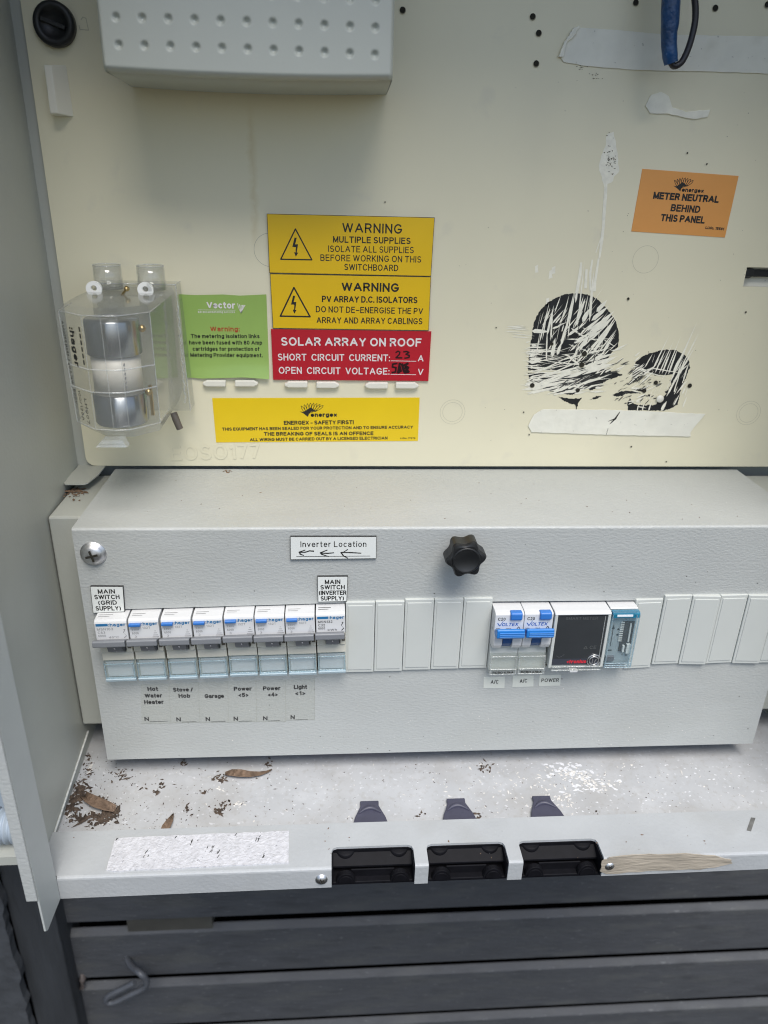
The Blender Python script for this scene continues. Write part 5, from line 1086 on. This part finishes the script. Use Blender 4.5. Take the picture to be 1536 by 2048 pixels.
b = MB(); b.add([(2.2, -10.74, -34.6), (32.9, -10.74, -34.6), (32.9, -10.74, -39.1), (2.2, -10.74, -39.1)], [(0, 1, 2, 3)]); b.build('lower_band', mat('screen_band', (0.055, 0.06, 0.075), 0.2), sc2, recalc=False)
b = MB()
for r0 in (4.2, 2.9): b.tube([(28.6+math.cos(k*math.pi/14)*r0, -11.2, -36.0+math.sin(k*math.pi/14)*r0) for k in range(29)], 0.42, 6)
b.tube([(27.6, -11.2, -34.6), (27.6, -11.2, -37.4)], 0.35, 6); b.tube([(29, -11.2, -37.4), (30, -11.2, -34.6)], 0.35, 6); b.build('round_button', mat('button_chrome', (0.55, 0.56, 0.56), 0.3, metal=0.8), sm_)
b = MB(); b.px([(-9, -39.4), (-11.6, -39.4), (-11.8, -42.6), (-9, -43.0)], 1.4, 34); cvr = b.build('lower_cover', M_clear2, sm_)
b = MB(); b.tube([(2, -11.7, -40.0), (33.4, -11.7, -40.0)], 0.42, 6); b.tube([(2, -11.8, -42.4), (33.4, -11.8, -42.4)], 0.42, 6); b.tube([(31.6, -11.0, -4), (31.6, -11.0, -39)], 0.3, 6); b.build('moulded_edge_highlights', M_edge, cvr)  # whitened tubes as painted highlights on the cover edges
b = MB(); b.box(14, 19, -12, -9, -44.2, -42.8); b.build('release_tab', M_mcb, sm_, bevel=0.3)

# ------------------------------------------------------------------ time switch
ts = thing('time_switch', 'narrow time switch behind a blue tinted clear cover', 'time switch', (0, 0, 0)); ts.location = (306.6*MM, 0, ZR*MM)
b = MB(); b.px([(13, -1.6), (-4, -1.6), (-7.5, -2.4), (-7.5, -41.6), (13, -41.6)], 0.1, 17.6); bod = b.build('body', mat('switch_grey', (0.40, 0.43, 0.42), 0.45, var=0.04), ts, bevel=0.4)
b = MB(); b.px([(12, -0.7), (-6, -0.7), (-6.8, -1.5), (12, -1.5)], 0.1, 17.6); b.build('white_cap', M_mcb, ts, bevel=0.3)
b = MB(); b.box(9.0, 16.2, -8.1, -7.1, -31.5, -9.5); dl = b.build('dial_slot', mat('dial_dark', (0.05, 0.055, 0.055), 0.5), ts)
b = MB()
for k in range(11): b.box(7.6, 9.9, -8.4, -8.0, -10.4-1.35*k, -9.9-1.35*k)
b.tube([(14, -8.3, -11), (14, -8.7, -24)], 0.6, 6); b.box(10.8, 12.0, -9.6, -7.9, -31, -26.6); b.box(13.2, 15.6, -10, -7.9, -32, -25.4); b.build('scale', mat('scale_pale', (0.62, 0.64, 0.60), 0.4), dl)
b = MB(); y = -7.58
b.add([(3.3, y, -28), (3.8, y, -28), (3.8, y, -14), (3.3, y, -14)], [(0, 1, 2, 3)]); b.add([(2.6, y, -15.4), (4.5, y, -15.4), (3.55, y, -11.8)], [(0, 1, 2)])
b.add([(2.4, y, -31.4), (4.9, y, -31.4), (4.9, y, -30.4), (2.4, y, -30.4)], [(0, 1, 2, 3)]); text3(b, '1 0', (11.5, y, -35.4), (4, 0, 0), (0, 0, 1.6))
for z in (-15.5, -19.5): b.disc((6.9, y, z), 0.75, 0.75, 10)
b.build('lettering', M_ink, bod, recalc=False)
b = MB(); b.box(1.4, 6.8, -9.2, -7.3, -38.2, -34.6); b.build('slider', M_togd, ts, bevel=0.4)
b = MB(); b.px([(-7.7, -1.0), (-10.4, -1.4), (-11.2, -2.4), (-11.2, -40.4), (-10.2, -42.4), (-7.7, -42.6)], 0.3, 17.4, caps=True); cv = b.build('tinted_cover', clear('blue_tint_cover', (0.93, 0.965, 0.98), 0.07, 0.6, (0.55, 0.68, 0.75)), ts)
b = MB(); b.px([(-8, -1.2), (-10.8, -1.8), (-11.35, -2.6), (-11.35, -5.0), (-8, -5.0)], 0.35, 17.35); b.build('blue_band', clear('blue_band', (0.25, 0.62, 0.78), 0.30, 1.0, (0.06, 0.42, 0.60)), cv)
b = MB()
for x in (0.5, 15.4, 17.2): b.tube([(x, -11.3, -3), (x, -11.3, -41)], 0.42, 6)
for z in (-38.2, -39.8, -41.4): b.tube([(0.5, -11.3, z), (17.2, -11.3, z)], 0.35, 6)
b.build('moulded_edge_highlights', M_bluee, cv)  # pale tubes paint highlights along the tinted cover's edges
b = MB(); b.px([(-11.3, -2.7), (-11.7, -2.9), (-11.7, -4.1), (-11.3, -4.3)], 3, 12.8); b.build('white_strip', mat('cover_white_strip', (0.75, 0.78, 0.82), 0.3), cv)

# ================================================================== PLATES AND STICKERS ON THE BOARD
C6 = crop(80, 920, 2.259); C4 = crop(950, 1180, 4.518); IV = crop(570, 1060, 7.68)
q = [C6(1131, 341), C6(1520, 341), C6(1519, 440), C6(1132, 445)]
s = sign_plate('location_plate', E, q, 1.5, M_white, 'white plate reading Inverter Location with three hand drawn arrows', inset=0.9); e = 1.66
b = MB(); text(b, E, 'Inverter Location', IV(240, 243), IV(1248, 240), 11.4, e, -0.006); b.stroke(E, [IV(178, 389), IV(1305, 380)], 1.2, e); b.build('lettering', M_ink, s, recalc=False)
b = MB()
b.stroke(E, [IV(*p) for p in [(440, 306), (380, 300), (310, 322), (215, 322)]], [3, 2.4, 2.6, 2.0], e+.02); b.stroke(E, [IV(310, 288), IV(225, 318), IV(235, 350), IV(290, 370)], [1.6, 2.6, 2.8, 1.6], e+.04)
b.stroke(E, [IV(750, 330), IV(660, 338), IV(545, 335)], [2, 2.6, 2.2], e+.02); b.stroke(E, [IV(648, 288), IV(545, 330), IV(560, 350), IV(668, 388)], [1.8, 2.4, 2.4, 1.6], e+.04)
b.stroke(E, [IV(1165, 336), IV(1020, 328), IV(860, 325)], [2, 2.6, 1.8], e+.02); b.stroke(E, [IV(960, 280), IV(900, 320), IV(860, 326), IV(900, 380), IV(965, 412)], [2, 1.8, 2.6, 2.4, 1.6], e+.04)
b.build('drawn_arrows', M_ink, s, recalc=False)
for nm, q, lines in (('GRID', [C6(230, 565), C6(378, 566), C6(386, 680), C6(243, 686)], (('MAIN', (266, 598), (343, 597)), ('SWITCH', (250, 623), (364, 622)), ('(GRID', (268, 649), (352, 647)), ('SUPPLY)', (256, 674), (370, 673)))),
                     ('INVERTER', [C6(1253, 521), C6(1391, 520), C6(1386, 633), C6(1256, 636)], (('MAIN', (1287, 555), (1357, 554)), ('SWITCH', (1267, 579), (1377, 578)), ('(INVERTER', (1260, 604), (1384, 603)), ('SUPPLY)', (1268, 629), (1373, 628))))):
    s = sign_plate('switch_plate', E, q, 1.5, M_white, 'small white plate reading MAIN SWITCH (%s SUPPLY)' % nm, inset=0.9)
    b = MB()
    for tx, a, c in lines: text(b, E, tx, C6(*a), C6(*c), 20/2.259, e, 0.012)
    b.build('lettering', M_ink, s, recalc=False)
lab = [([(455, 1012), (583, 1008), (590, 1188), (458, 1190)], (('Hot', 487, 535, 1043), ('Water', 474, 553, 1073), ('Heater', 472, 560, 1102)), (473, 493, 1178, 578), 'Hot Water Heater'),
       ([(584, 1008), (716, 1002), (722, 1184), (591, 1188)], (('Stove /', 602, 692, 1046), ('Hob', 627, 680, 1074)), (617, 637, 1180, 706), 'Stove / Hob'),
       ([(717, 1002), (848, 998), (853, 1184), (723, 1186)], (('Garage', 744, 832, 1075),), (749, 769, 1179, 838), 'Garage'),
       ([(849, 998), (975, 994), (979, 1182), (854, 1184)], (('Power', 876, 957, 1042), ('<5>', 897, 943, 1070)), (875, 895, 1177, 958), 'Power <5>'),
       ([(976, 994), (1108, 990), (1111, 1181), (980, 1182)], (('Power', 1008, 1087, 1040), ('<4>', 1030, 1075, 1068)), (1008, 1028, 1175, 1085), 'Power <4>'),
       ([(1109, 990), (1240, 985), (1241, 1172), (1112, 1176)], (('Light', 1147, 1207, 1034), ('<1>', 1153, 1200, 1062)), (1132, 1151, 1170, 1210), 'Light <1>')]
M_inkl = mat('label_ink', (0.05, 0.05, 0.05), 0.5)
for q, tx, nn, nm in lab:
    q = [C6(*p) for p in q]; s = thing('circuit_sticker', 'clear sticker printed %s under its breaker' % nm, 'sticker', E(q[0]), 'clear circuit stickers under the breakers')
    b = MB(); b.sheet(E, q, 0.1); b.build('film', M_film, s, recalc=False)
    b = MB(); b.stroke(E, [q[1], q[2], q[3]], 0.7, 0.14); b.build('film_edge', mat('film_edge', (0.38, 0.39, 0.35), 0.5), s, recalc=False)
    b = MB()
    for t_, xa, xb, yb in tx: text(b, E, t_, C6(xa, yb), C6(xb, yb-1), 18/2.259, 0.2, 0.022)
    text(b, E, 'N', C6(nn[0], nn[2]), C6(nn[1], nn[2]), 18/2.259, 0.2, 0.015); b.stroke(E, [C6(nn[1]+3, nn[2]+3), C6(nn[3], nn[2]+1)], 0.7, 0.2)
    b.build('lettering', M_inkl, s, recalc=False)
M_lab = mat('faded_label', (0.60, 0.62, 0.57), 0.5, var=0.03)
for q, tx, a, c, cap, lb in (([(80, 785), (270, 783), (265, 884), (75, 886)], 'A/C', (140, 846), (210, 844), 34, 'left of the two small pale A/C stickers under the blue handled switches'),
                             ([(340, 773), (530, 771), (527, 870), (336, 876)], 'A/C', (403, 838), (470, 833), 34, 'right of the two small pale A/C stickers, beside the POWER sticker'),
                             ([(583, 766), (778, 764), (768, 862), (575, 866)], 'POWER', (597, 830), (755, 827), 32, 'small pale POWER sticker under the black screened meter')):
    q = [C4(*p) for p in q]; s = thing('name_sticker', lb, 'sticker', E(q[0]), 'small pale stickers under the blue handled switches')
    b = MB(); b.plate(E, q, 0.02, 0.25); b.build('face', M_lab, s); b = MB(); text(b, E, tx, C4(*a), C4(*c), cap/4.518, 0.32, 0.0); b.build('lettering', M_inkl, s, recalc=False)

# ================================================================== LITTER ON THE SHELF
def leaf(name, pts, w, label, mt=M_leaf, lift=1.0, pl=S):
    b = MB(); b.smooth = True; q = [pl(p, 0.6) for p in pts]; n = len(q); vs = []
    for i, p in enumerate(q):
        d = (q[min(i+1, n-1)]-q[max(i-1, 0)]).normalized(); sd_ = d.cross(Vector((0, 0, 1)))
        ww = w[i]
        vs += [p-sd_*ww+Vector((0, 0, 0.3+ww*lift)), p+Vector((0, 0, 0.1)), p+sd_*ww+Vector((0, 0, 0.4+ww*lift*0.8))]
    b.add(vs, [(3*i+k, 3*i+k+1, 3*i+k+4, 3*i+k+3) for i in range(n-1) for k in range(2)])
    o = b.build(name, mt, origin=q[0], recalc=False); md = o.modifiers.new('thickness', 'SOLIDIFY'); md.thickness = 0.0003
    return tag(o, label, 'leaf', 'dry leaves on the shelf')
leaf('dry_leaf', [(450, 1551), (462, 1552), (480, 1554), (500, 1555), (520, 1552), (534, 1547), (544, 1541)], [1.2, 2.6, 3.0, 2.4, 1.6, 0.9, 0.3], 'long curled brown leaf near the breaker board cover')
leaf('dry_leaf', [(326, 1669), (333, 1660), (340, 1647), (347, 1629)], [1.6, 2.4, 1.9, 0.2], 'small upright brown leaf tip behind the foam tape')
leaf('dry_leaf', [(168, 1594), (180, 1605), (195, 1614), (212, 1620), (230, 1624)], [2.2, 3.2, 3.6, 3.4, 2.4], 'short broad brown leaf lying on the dark litter clump')
def crumbs(b, n, f, smin, smax, seed, flat=0.5, pl=S):
    rg = random.Random(seed)
    for i in range(n):
        c = f(rg)
        if c is None: continue
        s_ = rg.uniform(smin, smax); c = pl(c, s_*flat*0.5); el = rg.uniform(1, 2.6)*(1.8 if rg.random() < 0.15 else 1); an = rg.uniform(0, 3.14)
        u_ = Vector((math.cos(an), math.sin(an), 0))*s_*el; v_ = Vector((-math.sin(an), math.cos(an), 0))*s_; w_ = Vector((0, 0, s_*flat))
        j = lambda: Vector((rg.uniform(-.3, .3), rg.uniform(-.3, .3), rg.uniform(-.2, .2)))*s_
        b.add([c+u_+j(), c+v_+j(), c-u_+j(), c-v_+j(), c+w_+j(), c-w_], [(0, 1, 4), (1, 2, 4), (2, 3, 4), (3, 0, 4), (1, 0, 5), (2, 1, 5), (3, 2, 5), (0, 3, 5)])
b = MB()
def clump(rg):
    a = rg.uniform(0, 6.28); t_ = rg.gauss(1, 0.13)
    return (183+math.cos(a)*44*t_ + rg.gauss(0, 3), 1617+math.sin(a)*24*t_+ (7 if math.cos(a) > 0 else 0))
crumbs(b, 170, clump, 0.3, 1.5, 1, 0.7)
crumbs(b, 45, lambda rg: (rg.gauss(205, 16), rg.gauss(1634, 5)), 0.5, 1.3, 2, 0.9)
crumbs(b, 60, lambda rg: (rg.gauss(160, 10), rg.gauss(1590, 10)), 0.5, 1.5, 3, 0.8)
b.build('litter_clump', M_dirt, origin=S((183, 1617)))
lc = bpy.data.objects['litter_clump']; tag(lc, 'dark ring of rotted leaf litter in the left corner of the shelf', 'litter')
def inpoly(x, y): return x > 118 + (1670-y)*0.42 and y > 1512 and y < 1672 - (x-112)*0.030
b = MB()
def scat(rg):
    x = 120 + abs(rg.gauss(0, 190)); y = rg.uniform(1490, 1668)
    if x < 225 and y < 1665 and inpoly(x, y): return (x, y)
    return (x, y) if inpoly(x, y) and y > 1524 else None
crumbs(b, 360, scat, 0.1, 0.42, 4, 0.4)
crumbs(b, 240, lambda rg: (lambda x, y: (x, y) if inpoly(x, y) and y > 1522 else None)(rg.uniform(130, 1500), rg.uniform(1500, 1668)), 0.12, 0.42, 5, 0.6)
for (x, y, sx__, sy__, n) in ((310, 1585, 5, 3, 24), (322, 1570, 4, 5, 24), (285, 1575, 7, 4, 12), (375, 1620, 5, 4, 30), (436, 1625, 6, 5, 60), (450, 1608, 5, 5, 40), (408, 1585, 3, 3, 14), (440, 1556, 8, 5, 60), (175, 1540, 5, 9, 30), (178, 1515, 5, 6, 30), (162, 1575, 5, 12, 50), (955, 1632, 4, 6, 26), (968, 1534, 8, 6, 40), (835, 1628, 7, 4, 14), (1190, 1630, 4, 4, 6), (537, 1528, 4, 5, 20), (240, 1555, 16, 10, 40), (365, 1527, 5, 3, 20)):
    crumbs(b, max(4, int(n*0.55)), lambda rg: (rg.gauss(x, sx__), rg.gauss(y, sy__)), 0.15, 0.95, int(x+y), 0.6)
bsp = MB(); rg = random.Random(21)
for (cx_, cy_, sx2, sy2, n, lo, hi) in ((1140, 1545, 26, 7, 34, 2, 9), (1195, 1570, 30, 9, 30, 2, 9), (1125, 1528, 14, 4, 14, 2, 7), (1100, 1600, 16, 10, 14, 1.5, 5), (1400, 1560, 60, 25, 34, 1.2, 4), (900, 1570, 250, 35, 60, 0.8, 2.6), (1240, 1600, 60, 16, 30, 1, 4)):
    for i in range(n):
        x, y, r0 = rg.gauss(cx_, sx2), rg.gauss(cy_, sy2), rg.uniform(lo, hi)
        if not (1522 < y < 1650 and x < 1500): continue
        k = rg.randint(7, 11); an = rg.uniform(-0.5, 0.9); st = rg.uniform(0.25, 0.8); q = []
        for j in range(k):
            a = 2*math.pi*j/k; r1 = r0*rg.uniform(0.45, 1.1); ux, uy = math.cos(a)*r1, math.sin(a)*r1*st
            q.append((x+ux*math.cos(an)-uy*math.sin(an), y+(ux*math.sin(an)+uy*math.cos(an))*0.7))
        bsp.sheet(S, q, 0.06+0.001*i)
tag(bsp.build('dried_splashes', mat('dried_splash', (0.70, 0.71, 0.73), 0.8, var=0.1, vscale=400), origin=S((1100, 1560)), recalc=False), 'white dried splashes on the right half of the shelf', 'dirt', kind='stuff')
tag(b.build('scattered_dirt', M_dirt, origin=S((400, 1600))), 'scattered dark dirt crumbs on the shelf', 'dirt', kind='stuff')
b = MB()
crumbs(b, 160, lambda rg: (lambda x, y: (x, y) if inpoly(x, y) and y > 1522 else None)(rg.gauss(1090, 90), rg.gauss(1560, 28)), 0.1, 0.75, 6, 0.3)
crumbs(b, 130, lambda rg: (lambda x, y: (x, y) if inpoly(x, y) and y > 1522 else None)(rg.uniform(130, 1510), rg.uniform(1515, 1665)), 0.12, 0.6, 7, 0.4)
for (x, y, sx__, sy__, n) in ((185, 1625, 4, 3, 8), (215, 1643, 4, 2, 6), (140, 1632, 5, 3, 8), (478, 1608, 7, 3, 14), (180, 1535, 4, 4, 10), (445, 1578, 6, 3, 6), (1140, 1548, 18, 6, 40), (1190, 1568, 22, 8, 40), (1120, 1600, 14, 10, 30)):
    crumbs(b, n, lambda rg: (rg.gauss(x, sx__), rg.gauss(y, sy__)), 0.3, 0.9, int(x*y), 0.4)
tag(b.build('pale_grit', M_dirtl, origin=S((1000, 1580))), 'pale flaky grit and dried splashes scattered on the shelf', 'dirt', kind='stuff')
b = MB(); crumbs(b, 60, lambda rg: (rg.gauss(148, 10), rg.gauss(985, 5)), 0.3, 1.1, 9, 0.6, Plane(2, -3.8)); crumbs(b, 10, lambda rg: (rg.gauss(455, 8), rg.gauss(944, 1.5)), 0.4, 0.9, 10, 0.6, Plane(2, 0.2)); crumbs(b, 40, lambda rg: (rg.uniform(260, 1500), rg.uniform(950, 1040)), 0.1, 0.4, 11, 0.5, Plane(2, 0.2))
crumbs(b, 30, lambda rg: (rg.uniform(130, 1500), 1690+rg.uniform(-20, 30)-(rg.uniform(0, 1))*20), 0.1, 0.45, 12, 0.5, T)
tag(b.build('ledge_dirt', mat('brown_litter', (0.16, 0.10, 0.06), 0.9, var=0.5, vscale=600), origin=(0, 60, 0)), 'brown crumbs on the ledge above the breaker board', 'dirt', kind='stuff')
